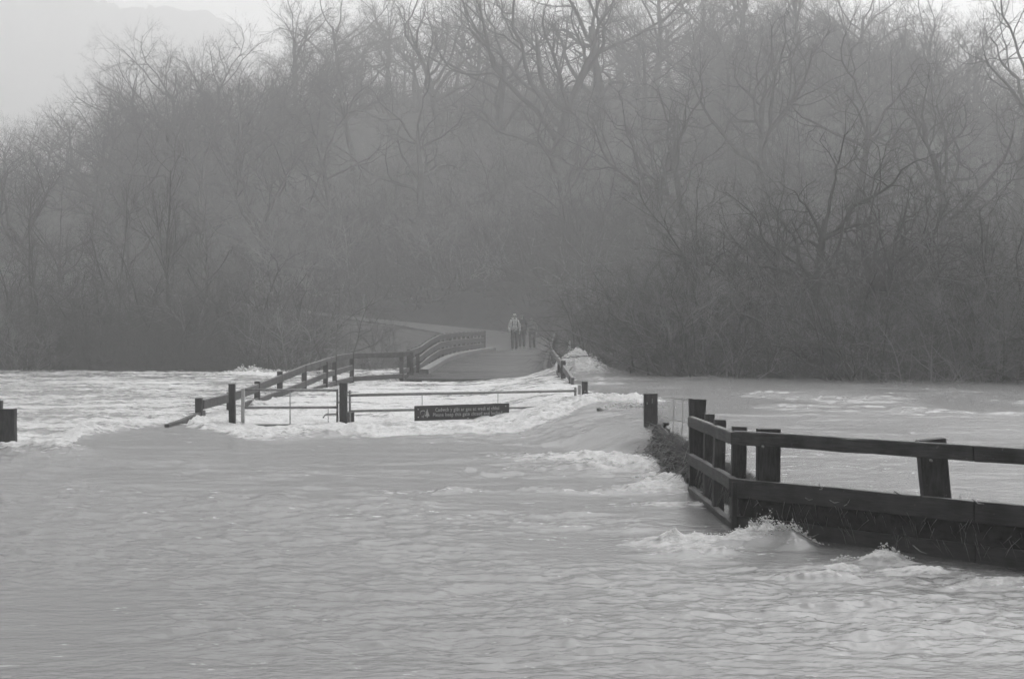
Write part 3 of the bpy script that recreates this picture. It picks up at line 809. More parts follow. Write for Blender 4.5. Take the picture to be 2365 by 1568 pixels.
frun([(660, 917), (723, 895), (775, 879), (813, 869.5), (928, 863)], .13, .05)
frun([(817, 885), (928, 881)], .07, .08, 'ground_beam', M_WOOD)
frun([(385, 979), (420, 967), (470, 946)], .16, .07, 'low_rail', M_WOOD2)
for (c, yt, wd) in [(459, 918, 16), (528, 905, 9), (594.5, 879, 13), (646.5, 857, 12.5), (702.5, 843, 11.5), (752, 834, 11), (773, 819, 10), (812.5, 813, 10), (927.5, 811, 9.5)]:
    D = fD(c) + .10
    post(c - wd/2, c + wd/2, yt, D, -.7, c, .11, M_WOOD, lf)

# ------------------------------------------------------------------ footbridge
fb = empty('footbridge', (0, 62, -.2)); tag(fb, 'arched timber footbridge with dark three-rail parapets, flood lapping its near end', 'bridge')
BL = [(948, 808, 63), (971, 800, 67), (992, 785, 72), (1015, 773, 77), (1048, 768, 83), (1086, 766, 89), (1117, 764, 95)]
Ltop = [q(*p) for p in BL]
Rtop = [q(1272, 808, 62), q(1274, 795, 70), q(1276.5, 786, 78), q(1279, 777, 87), q(1282, 768, 95)]
def lerp_line(line, y):
    xs = [p.y for p in line]
    return float(np.interp(y, xs, [p.x for p in line])), float(np.interp(y, xs, [p.z for p in line]))
def deck_z(y): return float(np.interp(y, [60, 62, 66, 75, 85, 95], [.02, .10, .20, .37, .49, .55]))
# deck: separate cross planks joined into one board deck
yy = np.arange(60.5, 95.2, .20)
V, T = [], []
for k, y in enumerate(yy):
    xl, zl = lerp_line(Ltop, y + .1); xr, zr = lerp_line(Rtop, y + .1)
    z = deck_z(y)
    xr = max(xr, 1.25)
    dz = random.uniform(-.006, .006)
    b = len(V)
    for (x, yv, zz) in [(xl, y, z), (xr, y, z), (xr, y + .185, z), (xl, y + .185, z)]:
        V += [(x, yv, zz + dz), (x, yv, zz + dz - .06)]
    T += [(b, b+2, b+4), (b, b+4, b+6), (b, b+1, b+3), (b, b+3, b+2), (b+2, b+3, b+5), (b+2, b+5, b+4), (b+4, b+5, b+7), (b+4, b+7, b+6), (b+6, b+7, b+1), (b+6, b+1, b)]
me = np_mesh('deck', np.array(V) - np.array(root_of(fb)), None, np.array(T), smooth=False); me.materials.append(M_DECK)
dk = bpy.data.objects.new('deck', me); COL.objects.link(dk); dk.parent = fb; dk['kind'] = 'stuff'
def brail(line, dz, h, w, name, mat, dx=0.0, cap=True):
    for A, B in zip(line[:-1], line[1:]):
        a, b = A + Vector((dx, 0, dz - h/2)), B + Vector((dx, 0, dz - h/2))
        beam(name, a, b, w, h, mat, fb, .002)
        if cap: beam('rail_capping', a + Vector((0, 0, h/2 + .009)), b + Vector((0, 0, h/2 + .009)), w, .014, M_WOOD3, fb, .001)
for dz in (0, -.30, -.58):
    brail(Ltop, dz, .18, .06, 'rail', M_WOOD)
    brail(Rtop, dz, .18, .06, 'rail', M_WOOD)
def dline(line, dx, dz): return [Vector((p.x + dx, p.y, deck_z(p.y) + dz)) for p in line]
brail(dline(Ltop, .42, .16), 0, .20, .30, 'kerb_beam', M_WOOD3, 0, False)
brail(dline(Rtop, -.20, .12), 0, .16, .15, 'kerb_beam', M_WOOD2, 0, False)
brail(dline(Ltop, -.12, -.02), 0, .38, .14, 'side_girder', M_WOOD, 0, False)
brail(dline(Rtop, .12, -.02), 0, .38, .14, 'side_girder', M_WOOD, 0, False)
for line in (Ltop, Rtop):
    sx = -1 if line is Ltop else 1
    y = line[0].y
    while y <= 95.01:
        x, z = lerp_line(line, y)
        beam('parapet_post', Vector((x + sx*.06, y, z - 1.25)), Vector((x + sx*.06, y, z + .03)), .11, .11, M_WOOD, fb)
        y += 1.6
# end post closing the left parapet, pale marker on the rail
x, z = lerp_line(Ltop, 95); beam('parapet_post', Vector((x, 95.2, z - 1.1)), Vector((x, 95.2, z + .02)), .2, .16, M_WOOD, fb)
c = q(1080, 807, 88.6); beam('reflector', c, c + Vector((.09, 0, .02)), .03, .05, M_PALE, fb)
# left wing: joins the approach fence to the parapet
for dz, h in ((0, .15), (-.52, .14), (-.84, .10)):
    a, b = q(928, 813, 60) + Vector((0, .1, dz - .07)), Ltop[0] + Vector((0, -.1, dz - .07))
    beam('wing_rail', a, b, .06, h, M_WOOD, fb)
post(946.5, 955, 812, 62.4, -.6, 951, .12, M_WOOD, fb, 'wing_post'); post(961, 969, 816, 64, -.6, 965, .12, M_WOOD, fb, 'wing_post')
# right flare down to the track gate
rf = empty('approach_fence', (1.3, 50, -.2)); tag(rf, 'short flared rail fence dropping from the bridge to the track gate on the right', 'fence')
A, B, C = q(1272, 807, 62), q(1290, 830, 54), q(1323, 879, 43.5)
for dz in (0, -.42):
    beam('rail', A + Vector((0, 0, dz)), B + Vector((0, 0, dz)), .07, .15, M_WOOD3 if dz == 0 else M_WOOD2, rf)
    beam('rail', B + Vector((0, 0, dz)), C + Vector((0, 0, dz)), .07, .15, M_WOOD3 if dz == 0 else M_WOOD2, rf)
for (dx, yt, D, wd) in [(1280, 806, 60, 9), (1292, 822, 54, 9), (1301, 832, 49.5, 11), (1318, 868, 44.5, 8)]:
    post(dx - wd/2, dx + wd/2, yt, D, -.4, dx, .12, M_WOOD, rf)
tube('snagged_branch', [q(1306, 868, 49), q(1312, 858, 49), q(1323, 846, 49)], [.03, .02, .008], M_BARK, rf, 5)
tube('snagged_branch', [q(1302, 862, 49), q(1312, 858, 48.8), q(1316, 866, 48.8)], [.06, .05, .02], M_BARK, rf, 5)

# slim pale marker posts on the slope left of the bridge
for (dx, dyt, dyb, D, lab) in [(840, 682, 716, 112, 'slim pale marker post on the slope above the path'), (778, 664, 690, 118, 'thin faded stake higher on the slope left of the marker post')]:
    p = empty('marker_post', q(dx, dyb, D)); tag(p, lab, 'post')
    beam('stake', q(dx, dyb + 14, D), q(dx, dyt, D), .12, .10, M_PALEBARK, p)
    beam('cap', q(dx, dyt, D), q(dx, dyt - 3, D), .16, .13, M_PALEBARK, p)

# ------------------------------------------------------------------ bare winter trees
def grow_level(r, P, R, Ln, spec, frac0):
    """children of the polylines P (N,S,3) with radii R (N,S) and lengths Ln (N)"""
    n, seg = spec['n'], spec['seg']
    N, S, _ = P.shape
    t = frac0 + (1 - frac0) * r.random((N, n)) ** spec.get('bias', 0.8)
    t[:, 0] = np.maximum(t[:, 0], 0.97)
    f = t * (S - 1); i0 = np.minimum(f.astype(int), S - 2); w = (f - i0)[..., None]
    ar = np.arange(N)[:, None]
    A, B = P[ar, i0], P[ar, i0 + 1]
    start = A + (B - A) * w
    tan = B - A; tan /= np.linalg.norm(tan, axis=-1, keepdims=True) + 1e-9
    rp = R[ar, i0] * (1 - w[..., 0]) + R[ar, i0 + 1] * w[..., 0]
    rnd = r.normal(size=(N, n, 3)); perp = rnd - (rnd * tan).sum(-1, keepdims=True) * tan
    perp /= np.linalg.norm(perp, axis=-1, keepdims=True) + 1e-9
    ang = np.radians(spec['ang'] + spec.get('dang', 14) * r.normal(size=(N, n, 1)))
    ang[:, 0] *= 0.45
    d = tan * np.cos(ang) + perp * np.sin(ang)
    ln = Ln[:, None] * spec['len'] * (0.6 + 0.7 * r.random((N, n))) * (1.15 - 0.45 * t * spec.get('fall', 1.0))
    rad = np.minimum(rp * spec.get('rk', 0.62), spec['rmax'] * (0.7 + 0.5 * r.random((N, n))))
    return walk(r, start.reshape(-1, 3), d.reshape(-1, 3), ln.ravel(), rad.ravel(), seg, spec)

def walk(r, start, d, ln, rad, seg, spec):
    M = len(start)
    P = np.zeros((M, seg + 1, 3)); R = np.zeros((M, seg + 1)); P[:, 0] = start; R[:, 0] = rad
    tip = spec.get('tip', 0.35)
    for k in range(seg):
        d = d + r.normal(size=(M, 3)) * spec['wob'] + np.array([0, 0, 1.0]) * spec['up']
        d /= np.linalg.norm(d, axis=-1, keepdims=True)
        P[:, k + 1] = P[:, k] + d * (ln / seg)[:, None]
        R[:, k + 1] = rad * (1 - (1 - tip) * (k + 1) / seg)
    return P, R, ln

def tubes(P, R, k):
    N, S, _ = P.shape
    tan = np.zeros_like(P); tan[:, 1:-1] = P[:, 2:] - P[:, :-2]; tan[:, 0] = P[:, 1] - P[:, 0]; tan[:, -1] = P[:, -1] - P[:, -2]
    tan /= np.linalg.norm(tan, axis=-1, keepdims=True) + 1e-9
    ref = np.where(np.abs(tan[:, :1, 2:]) > 0.8, np.array([[[0, 1.0, 0]]]), np.array([[[0, 0, 1.0]]]))
    s = np.cross(tan, np.broadcast_to(ref, tan.shape)); s /= np.linalg.norm(s, axis=-1, keepdims=True) + 1e-9
    u = np.cross(s, tan)
    a = 2 * np.pi * np.arange(k) / k
    V = P[:, :, None] + R[:, :, None, None] * (s[:, :, None] * np.cos(a)[:, None] + u[:, :, None] * np.sin(a)[:, None])
    base = (np.arange(N)[:, None, None] * S + np.arange(S - 1)[None, :, None]) * k
    j = np.arange(k)[None, None]; j2 = (j + 1) % k
    Qd = np.stack([base + j, base + j2, base + k + j2, base + k + j], -1).reshape(-1, 4)
    return V.reshape(-1, 3), Qd

def cones(P, R):
    """single-segment twigs: three-sided spikes"""
    a, b = P[:, 0], P[:, -1]
    d = b - a; d /= np.linalg.norm(d, axis=-1, keepdims=True) + 1e-9
    ref = np.where(np.abs(d[:, 2:]) > 0.8, np.array([[0, 1.0, 0]]), np.array([[0, 0, 1.0]]))
    s = np.cross(d, ref); s /= np.linalg.norm(s, axis=-1, keepdims=True) + 1e-9; u = np.cross(s, d)
    rr = R[:, 0][:, None]
    V = np.stack([a + s*rr, a - .5*s*rr + .87*u*rr, a - .5*s*rr - .87*u*rr, b], 1).reshape(-1, 3)
    k = np.arange(len(a))[:, None, None] * 4
    T = (k + np.array([[[0, 1, 3], [1, 2, 3], [2, 0, 3]]])).reshape(-1, 3)
    return V, T

def tree_meshes(name, seed, trunks, levels, cut, trunk_mat=None, twig_mat=None):
    """levels[0..cut-1] belong to the trunk mesh, the rest to the crown mesh"""
    r = np.random.default_rng(seed)
    tp = trunks
    start = np.array([[r.normal() * tp.get('spread', 0), r.normal() * tp.get('spread', 0), -0.4] for _ in range(tp['n'])])
    d = np.array([[r.normal() * tp['lean'], r.normal() * tp['lean'], 1.0] for _ in range(tp['n'])]); d /= np.linalg.norm(d, axis=-1, keepdims=True)
    ln = tp['len'] * (0.75 + 0.4 * r.random(tp['n'])) if tp['n'] > 1 else np.array([tp['len']])
    P, R, L = walk(r, start, d, ln, np.full(tp['n'], tp['r']) * (0.7 + 0.5 * r.random(tp['n']) if tp['n'] > 1 else 1.0), tp['seg'], tp)
    if tp['n'] == 1: R[:, 0] *= 1.35
    out = {0: ([], [], []), 1: ([], [], [])}
    def add(slot, V, Qd=None, T=None):
        vs, qs, ts = out[slot]; o = sum(len(v) for v in vs)
        vs.append(V)
        if Qd is not None: qs.append(Qd + o)
        if T is not None: ts.append(T + o)
    add(0, *tubes(P, R, 8))
    for li, sp in enumerate(levels):
        P, R, L = grow_level(r, P, R, L, sp, sp.get('from', 0.25))
        slot = 0 if li + 1 < cut else 1
        if sp['seg'] == 1: add(slot, *(lambda vt: (vt[0], None, vt[1]))(cones(P, R)))
        else: add(slot, *tubes(P, R, sp.get('k', 3)))
    res = []
    for slot, nm, mt in ((0, 'trunk', trunk_mat or M_BARK), (1, 'crown', twig_mat or M_TWIG)):
        vs, qs, ts = out[slot]
        me = np_mesh(name + '_' + nm, np.concatenate(vs), np.concatenate(qs) if qs else None, np.concatenate(ts) if ts else None)
        me.materials.append(mt); res.append(me)
    return res

def lv(n, ln, ang, rmax, seg, wob, up, **k):
    d = dict(n=n, len=ln, ang=ang, rmax=rmax, seg=seg, wob=wob, up=up); d.update(k); return d

PROTO = {}
# spreading gnarled oaks
for i, sd in enumerate((11, 12)):
    PROTO['oak%d' % i] = tree_meshes('oak', sd, dict(n=1, len=8.0, r=.34, seg=8, lean=.12, wob=.10, up=.12, tip=.45),
        [lv(9, .85, 56, .23, 8, .24, .05, k=6, **{'from': .3}), lv(6, .55, 50, .10, 6, .26, .05, k=5), lv(6, .5, 48, .048, 4, .25, .04, k=3),
         lv(6, .5, 42, .018, 3, .2, .05, k=3), lv(7, .55, 40, .009, 1, .2, .05)], 3)
# rounded fine-twigged crowns
for i, sd in enumerate((21, 22)):
    PROTO['round%d' % i] = tree_meshes('round_tree', sd, dict(n=1, len=7.5, r=.26, seg=8, lean=.06, wob=.06, up=.2, tip=.35),
        [lv(12, .85, 56, .15, 6, .2, .05, k=5, **{'from': .22}), lv(7, .52, 46, .065, 5, .22, .03), lv(7, .5, 44, .024, 3, .2, .02),
         lv(6, .55, 42, .02, 2, .2, .01), lv(9, .6, 42, .014, 1, .2, .0)], 2)
# slender upright stems
for i, sd in enumerate((31, 32)):
    PROTO['slim%d' % i] = tree_meshes('slim_tree', sd, dict(n=2, len=11.0, r=.13, seg=9, lean=.10, wob=.06, up=.12, tip=.2, spread=.3),
        [lv(13, .30, 38, .05, 5, .10, .12, k=4, **{'from': .2}), lv(7, .5, 36, .022, 4, .12, .10), lv(7, .5, 34, .012, 2, .13, .06), lv(8, .6, 32, .008, 1, .15, .05)], 2)
# multi-stemmed thicket bushes
for i, sd in enumerate((41, 42)):
    PROTO['bush%d' % i] = tree_meshes('bush', sd, dict(n=9, len=4.4, r=.055, seg=7, lean=.8, wob=.20, up=.0, tip=.3, spread=.6),
        [lv(8, .5, 50, .024, 5, .24, .0, k=4, **{'from': .15}), lv(7, .55, 48, .013, 3, .24, -.01), lv(7, .55, 46, .009, 2, .24, -.02), lv(5, .6, 44, .007, 1, .2, .0)], 2, M_PALEBARK if i else M_BARK)
# low riverside willow bush drooping into the water, lichen-pale twigs
PROTO['willow0'] = tree_meshes('willow', 52, dict(n=10, len=4.8, r=.06, seg=7, lean=1.0, wob=.16, up=-.03, tip=.3, spread=.6),
    [lv(8, .5, 45, .024, 5, .2, -.02, k=4, **{'from': .12}), lv(7, .5, 42, .013, 3, .2, -.03), lv(7, .55, 40, .009, 2, .22, -.03), lv(5, .6, 38, .007, 1, .2, -.04)], 2, M_PALEBARK)

def plant(kind, x, y, scale, rot, name, label, cat, group=None, z=None, lean=(0, 0), sz=None):
    gz = ground_at(x, y) if z is None else z
    r_ = empty(name, (x, y, gz)); r_.rotation_euler = (lean[0], lean[1], rot); r_.scale = (scale, scale, sz or scale)
    tag(r_, label, cat, group)
    for me, nm in zip(PROTO[kind], ('trunk', 'crown')):
        ch = bpy.data.objects.new(nm if nm == 'crown' or not kind.startswith(('bush', 'willow')) else 'stems', me)
        COL.objects.link(ch); ch.parent = r_
    return r_

def at_px(px, D): return (px - 512) / F * D
T = plant
# skyline and landmark trees: (kind, px, distance, scale, rotation, label)
LAND = [
 ('oak0', 548, 140, 1.45, 0.4, 'oak_tree', 'big gnarled oak on the ridge above the bridge, trunk rising out of the frame', 'tree'),
 ('oak1', 605, 150, 1.40, 2.2, 'oak_tree', 'forked oak on the ridge just right of the biggest oak', 'tree'),
 ('oak1', 498, 150, 1.15, 5.0, 'oak_tree', 'leaning oak with low sideways boughs left of the biggest ridge oak', 'tree'),
 ('oak0', 440, 170, 1.1, 3.6, 'oak_tree', 'smaller open oak on the ridge with bright sky between its boughs', 'tree'),
 ('round1', 385, 200, 1.05, 1.0, 'bare_tree', 'slim-trunked ridge tree with bright gaps, left of the ridge oaks', 'tree'),
 ('round0', 340, 196, 1.15, 2.0, 'bare_tree', 'broad bare tree topping the left shoulder of the ridge', 'tree'),
 ('round1', 298, 190, 1.05, 4.4, 'bare_tree', 'bare tree where the high ridge wood drops away to the left', 'tree'),
 ('round0', 178, 150, 1.06, 0.7, 'bare_tree', 'rounded dome-crowned tree standing out on the left skyline', 'tree'),
 ('round1', 232, 160, 0.85, 3.1, 'bare_tree', 'smaller rounded crown right of the dome-crowned skyline tree', 'tree'),
 ('round0', 92, 140, 0.85, 5.2, 'bare_tree', 'low rounded crown on the skyline near the left edge', 'tree'),
 ('oak0', 16, 118, 0.7, 1.3, 'bare_tree', 'small twisted tree poking above the skyline at the left edge', 'tree'),
 ('slim0', 168, 82, 0.62, 0.2, 'slim_tree', 'slender dark tree with forked stem on the left bank', 'tree'),
 ('slim1', 118, 86, 0.55, 2.6, 'slim_tree', 'slender leaning tree left of the forked one on the left bank', 'tree'),
 ('slim1', 40, 84, 0.58, 4.1, 'slim_tree', 'slender tree on the left bank near the frame edge', 'tree'),
 ('oak1', 420, 140, 0.85, 1.7, 'oak_tree', 'half-hidden oak with a crooked bough on the middle slope behind the bridge', 'tree'),
 ('round0', 655, 185, 1.35, 2.9, 'bare_tree', 'tall bare tree on the slope right of the ridge oaks', 'tree'),
 ('round1', 738, 190, 1.4, 0.9, 'bare_tree', 'tall bare tree filling the top of the frame right of centre', 'tree'),
 ('slim0', 795, 165, 1.5, 3.3, 'slim_tree', 'tall slender tree with upright twigs against the pale sky', 'tree'),
 ('round0', 862, 178, 1.3, 5.6, 'bare_tree', 'fine-twigged tree below the open sky at the upper right', 'tree'),
 ('round1', 930, 165, 1.15, 2.1, 'bare_tree', 'brushy crown under the bright sky corner at the upper right', 'tree'),
 ('oak1', 1012, 112, 1.05, 0.0, 'oak_tree', 'curving dark-trunked oak at the right edge against bright gaps', 'tree'),
 ('oak0', 945, 96, 0.8, 4.6, 'oak_tree', 'gnarled spreading oak on the right slope with heavy low limbs', 'tree'),
 ('oak1', 690, 104, 0.78, 3.0, 'oak_tree', 'oak with a pale leaning trunk on the slope right of the bridge', 'tree'),
 ('oak0', 650, 112, 0.8, 5.9, 'oak_tree', 'oak with long pale drooping boughs over the path end', 'tree'),
 ('round1', 772, 60, 0.5, 1.2, 'bare_tree', 'dark bushy-crowned tree rising from the flooded right bank', 'tree'),
 ('oak1', 812, 57, 0.55, 4.0, 'leaning_tree', 'stout leaning trunk standing in the flooded right bank', 'tree'),
 ('round0', 706, 64, 0.5, 0.3, 'bare_tree', 'low round-crowned tree on the right bank nearest the bridge', 'tree'),
 ('oak0', 880, 58, 0.45, 2.4, 'bare_tree', 'crooked spreading tree on the right bank beyond the leaning trunk', 'tree'),
 ('oak0', 255, 122, 0.75, 1.1, 'oak_tree', 'hazy oak on the left slope below the drop in the ridge wood', 'tree'),
 ('oak1', 335, 130, 0.80, 2.7, 'oak_tree', 'hazy crooked oak on the slope above the pale path', 'tree'),
 ('round0', 66, 104, 0.62, 0.5, 'bare_tree', 'round-crowned tree rising behind the left bank bushes', 'tree'),
 ('oak1', 135, 116, 0.72, 3.9, 'oak_tree', 'spreading tree on the left slope behind the forked slender tree', 'tree'),
 ('oak0', 765, 116, 0.95, 2.0, 'oak_tree', 'wide oak with twisting limbs on the slope right of centre', 'tree'),
 ('oak1', 858, 104, 0.85, 5.1, 'oak_tree', 'oak with criss-cross limbs left of the gnarled spreading oak', 'tree'),
 ('oak0', 568, 128, 0.80, 4.2, 'oak_tree', 'faint oak directly behind the walkers on the slope', 'tree'),
 ('round1', 205, 100, 0.60, 1.9, 'bare_tree', 'bushy bare tree on the left slope between the skyline domes and the bank', 'tree'),
]
for (kd, px, D, sc, rot, nm, lab, cat) in LAND:
    x = at_px(px, D)
    lean = (0, 0.30) if nm == 'leaning_tree' else (0, 0)
    if nm == 'leaning_tree': lean = (0, -0.28)
    plant(kd, x, D, sc, rot, nm, lab, cat, 'bare trees of the wood', lean=lean)

# bushes along the two banks
BUSH = [
 ('bush0', 10, 78, 1.0, 'low twiggy bush on the left bank at the frame edge'),
 ('bush1', 75, 77.5, .95, 'low twiggy bush on the left bank, second from the frame edge'),
 ('bush0', 140, 77, 1.0, 'dark bush at the foot of the forked slender tree'),
 ('bush1', 205, 77, .9, 'dark bush on the left bank right of the forked slender tree'),
 ('bush0', 262, 77.5, .85, 'bush on the left bank behind the standing wave'),
 ('bush1', 318, 79, .45, 'bush on the left bank seen over the approach fence'),
 ('bush0', 376, 88, .4, 'bush beside the left end of the bridge'),
 ('bush1', 622, 66, .5, 'dark bush right behind the spray beside the bridge'),
 ('willow0', 634, 58, .5, 'low bush trailing in the water right of the bridge spray'),
 ('bush0', 672, 58, .7, 'dark bush on the right bank, second from the bridge'),
 ('willow0', 720, 54.5, .8, 'sprawling bush with stems dipping into the water, right bank'),
 ('bush1', 762, 56, .95, 'dense bush behind the dipping stems on the right bank'),
 ('willow0', 850, 51.5, .85, 'sprawling bush right of the leaning trunk, twigs in the water'),
 ('bush0', 900, 53, 1.05, 'tall dense thicket bush on the right bank'),
 ('willow0', 950, 49, .9, 'pale-twigged bush overhanging the water near the right edge'),
 ('bush1', 985, 50, 1.15, 'tall pale-twigged thicket at the right edge of the bank'),
 ('bush1', 592, 108, 1.15, 'pale-stemmed bush on the slope just right of the walkers'),
 ('bush1', 536, 124, 1.2, 'faint pale-stemmed bush on the slope straight behind the walkers'),
 ('willow0', 470, 123, 1.25, 'arching pale-stemmed bush above the end of the left parapet'),
 ('bush1', 408, 122, 1.25, 'pale-stemmed bush on the slope above the bend of the path'),
 ('willow0', 345, 121, 1.2, 'arching pale-stemmed bush above the left part of the path'),
 ('willow0', 655, 96, 1.3, 'big arching pale-stemmed bush on the slope right of the bridge end'),
 ('bush1', 742, 84, 1.25, 'tall pale-stemmed bush behind the right bank thicket'),
 ('willow0', 1040, 47, .95, 'pale-twigged bush cut by the right edge of the frame'),
]
for (kd, px, D, sc, lab) in BUSH:
    plant(kd, at_px(px, D), D, sc, random.uniform(0, 6.28), 'thicket_bush', lab, 'bush', 'thicket bushes on the river banks', z=max(ground_at(at_px(px, D), D), -.1))

# the rest of the wood: one mass of trees nobody could count, built from small clumps
FARP = {}
for i, sd in enumerate((61, 62)):
    FARP['round%d' % i] = tree_meshes('far_round', sd, dict(n=1, len=7.5, r=.24, seg=6, lean=.06, wob=.06, up=.2, tip=.35),
        [lv(12, .85, 58, .11, 5, .2, .05, k=4, **{'from': .2}), lv(7, .55, 50, .04, 3, .2, .02), lv(6, .55, 46, .024, 2, .2, .01), lv(9, .75, 44, .016, 1, .2, .0)], 2)
FARP['oak0'] = tree_meshes('far_oak', 63, dict(n=1, len=7.0, r=.32, seg=7, lean=.12, wob=.10, up=.12, tip=.45),
    [lv(9, .85, 52, .18, 6, .20, .07, k=5, **{'from': .3}), lv(6, .55, 48, .075, 4, .22, .08, k=4), lv(6, .5, 45, .032, 3, .22, .06), lv(10, .7, 42, .014, 1, .2, .05)], 2)
FARP['slim0'] = tree_meshes('far_slim', 64, dict(n=2, len=10.0, r=.12, seg=7, lean=.10, wob=.06, up=.12, tip=.2, spread=.3),
    [lv(14, .30, 38, .045, 4, .10, .12, **{'from': .15}), lv(7, .5, 36, .02, 2, .12, .10), lv(9, .7, 34, .011, 1, .13, .06)], 2)
for i, sd in enumerate((65, 66)):
    FARP['bush%d' % i] = tree_meshes('far_bush', sd, dict(n=9, len=4.4, r=.05, seg=5, lean=.8, wob=.22, up=.0, tip=.3, spread=.6),
        [lv(8, .5, 50, .022, 4, .24, .0, **{'from': .1}), lv(7, .55, 48, .012, 2, .24, -.02), lv(5, .7, 44, .009, 1, .2, -.02)], 2)
def arrays(me):
    n = len(me.vertices); V = np.zeros(n * 3, np.float32); me.vertices.foreach_get('co', V)
    me.calc_loop_triangles(); T_ = np.zeros(len(me.loop_triangles) * 3, np.int32); me.loop_triangles.foreach_get('vertices', T_)
    return V.reshape(-1, 3).astype(float), T_.reshape(-1, 3)
FARA = {k: [arrays(m_) for m_ in v] for k, v in FARP.items()}
def clump(seed, items, rad, mat=None):
    r = np.random.default_rng(seed); Vs, Ts, o_ = [], [], 0
    for (kd, n, s0, s1) in items:
        for _ in range(n):
            kk = kd[int(r.integers(len(kd)))]; sc = s0 + (s1 - s0) * r.random(); a_ = r.random() * 6.283; p = r.normal(size=2) * rad * .6
            c_, s_ = math.cos(a_), math.sin(a_)
            for V, T_ in FARA[kk]:
                W_ = V * sc; W_ = np.stack([W_[:, 0]*c_ - W_[:, 1]*s_ + p[0], W_[:, 0]*s_ + W_[:, 1]*c_ + p[1], W_[:, 2] - .3], 1)
                Vs.append(W_); Ts.append(T_ + o_); o_ += len(V)
    me = np_mesh('woodland_source', np.concatenate(Vs), None, np.concatenate(Ts)); me.materials.append(mat or M_TWIG)
    return bpy.data.objects.new('woodland_source', me)
CL = {'tall0': clump(1, [(['round0', 'round1'], 2, .8, 1.1), (['oak0'], 1, .7, 1.0), (['bush0', 'bush1'], 3, .9, 1.4)], 6),
      'tall1': clump(2, [(['round0', 'round1', 'oak0'], 3, .7, 1.1), (['bush0', 'bush1'], 3, .9, 1.4)], 6),
      'young': clump(3, [(['oak0', 'round1'], 2, .45, .7), (['bush0', 'bush1'], 3, .9, 1.5)], 5, M_PALETWIG),
      'brush': clump(4, [(['bush0', 'bush1'], 6, .8, 1.4)], 4.5)}
protos = list(CL)
pr_obj = {k: [v] for k, v in CL.items()}
pts, pid, prot, pscl = [], [], [], []
wr = np.random.default_rng(99)
cx_, cy_2 = np.array([c[0] for c in ctrl]), np.array([c[1] for c in ctrl])
def scatter(kinds, n, y0, y1, upx0, upx1, smin, smax, rad=4.0, hero=False):
    c = 0; tries = 0
    xs_ = np.linspace(0, len(ctrl) - 1, 60); PX, PY = np.interp(xs_, range(len(ctrl)), cx_), np.interp(xs_, range(len(ctrl)), cy_2)
    while c < n and tries < n * 40:
        tries += 1
        D = math.sqrt(y0*y0 + (y1*y1 - y0*y0) * wr.random()); px = upx0 + (upx1 - upx0) * wr.random()
        x = at_px(px, D)
        if D < float(bank_line(np.array([x]))[0]) + rad: continue
        if D < 97 and -2.8 - rad < x < 2.0 + rad: continue
        if hero and 450 < px < 650 and 118 < D < 176: continue
        if 290 < px < 580 and D < 115.5: continue
        if float(np.min(np.hypot(PX - x, PY - D))) < rad: continue
        if any((x - p_[0])**2 + (D - p_[1])**2 < (rad * .6)**2 for p_ in pts): continue
        pts.append((x, D, ground_at(x, D) - .1)); pid.append(protos.index(kinds[int(wr.integers(len(kinds)))]))
        prot.append((0, 0, wr.random() * 6.28)); pscl.append((smin + (smax - smin) * wr.random()) * float(np.interp(px, [0, 110, 250, 330, 900, 1024], [.72, .72, .8, 1, 1, .85]))); c += 1
scatter(['tall0', 'tall1'], 56, 135, 200, -170, 1190, .75, 1.0, 4.5, True)
scatter(['brush', 'young'], 38, 120, 212, -170, 1190, .8, 1.1, 4.0)
scatter(['young', 'brush', 'brush'], 22, 82, 128, -170, 640, .65, .9, 4.0)
scatter(['young', 'brush'], 22, 95, 140, 600, 1190, .6, .85, 4.0)
scatter(['tall0', 'tall1'], 7, 140, 178, 105, 265, 1.15, 1.35, 3.0)
scatter(['young', 'young', 'brush'], 26, 119, 148, 290, 640, .7, 1.0, 3.0)
scatter(['young', 'brush', 'brush'], 26, 54, 95, 640, 1230, .5, .75, 3.5)
scatter(['brush'], 26, 115.5, 127, 290, 610, .4, .65, 2.6)
scatter(['brush'], 14, 78, 92, -170, 300, .6, .9, 3.0)
# undergrowth down to the water's edge on both banks
for x in list(np.arange(-27, -3.9, .9)) + list(np.arange(5.0, 24, .6)):
    yb_ = float(bank_line(np.array([x]))[0]) + wr.random() * 3.2 - 1.6
    pts.append((x, yb_, max(ground_at(x, yb_), -.15 if x < 0 else .15) - .1)); pid.append(protos.index('young' if wr.random() < .4 else 'brush')); prot.append((0, 0, wr.random() * 6.28))
    pscl.append((.17 + .14 * wr.random()) * (1.8 if x < -8 else 1.9 if x > 4.5 else .9 if x > 0 else .6))
me = bpy.data.meshes.new('woodland'); me.from_pydata(pts, [], [])
for nm, ty, arr in (('proto', 'INT', pid), ('scl', 'FLOAT', pscl)):
    a = me.attributes.new(nm, ty, 'POINT'); a.data.foreach_set('value', arr)
a = me.attributes.new('rot', 'FLOAT_VECTOR', 'POINT'); a.data.foreach_set('vector', np.array(prot).ravel())
wood = bpy.data.objects.new('woodland', me); COL.objects.link(wood)
tag(wood, 'mass of bare misty woodland and undergrowth covering the slope', kind='stuff')
ng = bpy.data.node_groups.new('woodland_scatter', 'GeometryNodeTree')
ng.interface.new_socket('Geometry', in_out='INPUT', socket_type='NodeSocketGeometry')
ng.interface.new_socket('Geometry', in_out='OUTPUT', socket_type='NodeSocketGeometry')
gn, gl = ng.nodes, ng.links
gi, go = gn.new('NodeGroupInput'), gn.new('NodeGroupOutput')
jn = gn.new('GeometryNodeJoinGeometry')
def named(nm, ty):
    x = gn.new('GeometryNodeInputNamedAttribute'); x.data_type = ty; x.inputs['Name'].default_value = nm; return x.outputs['Attribute']
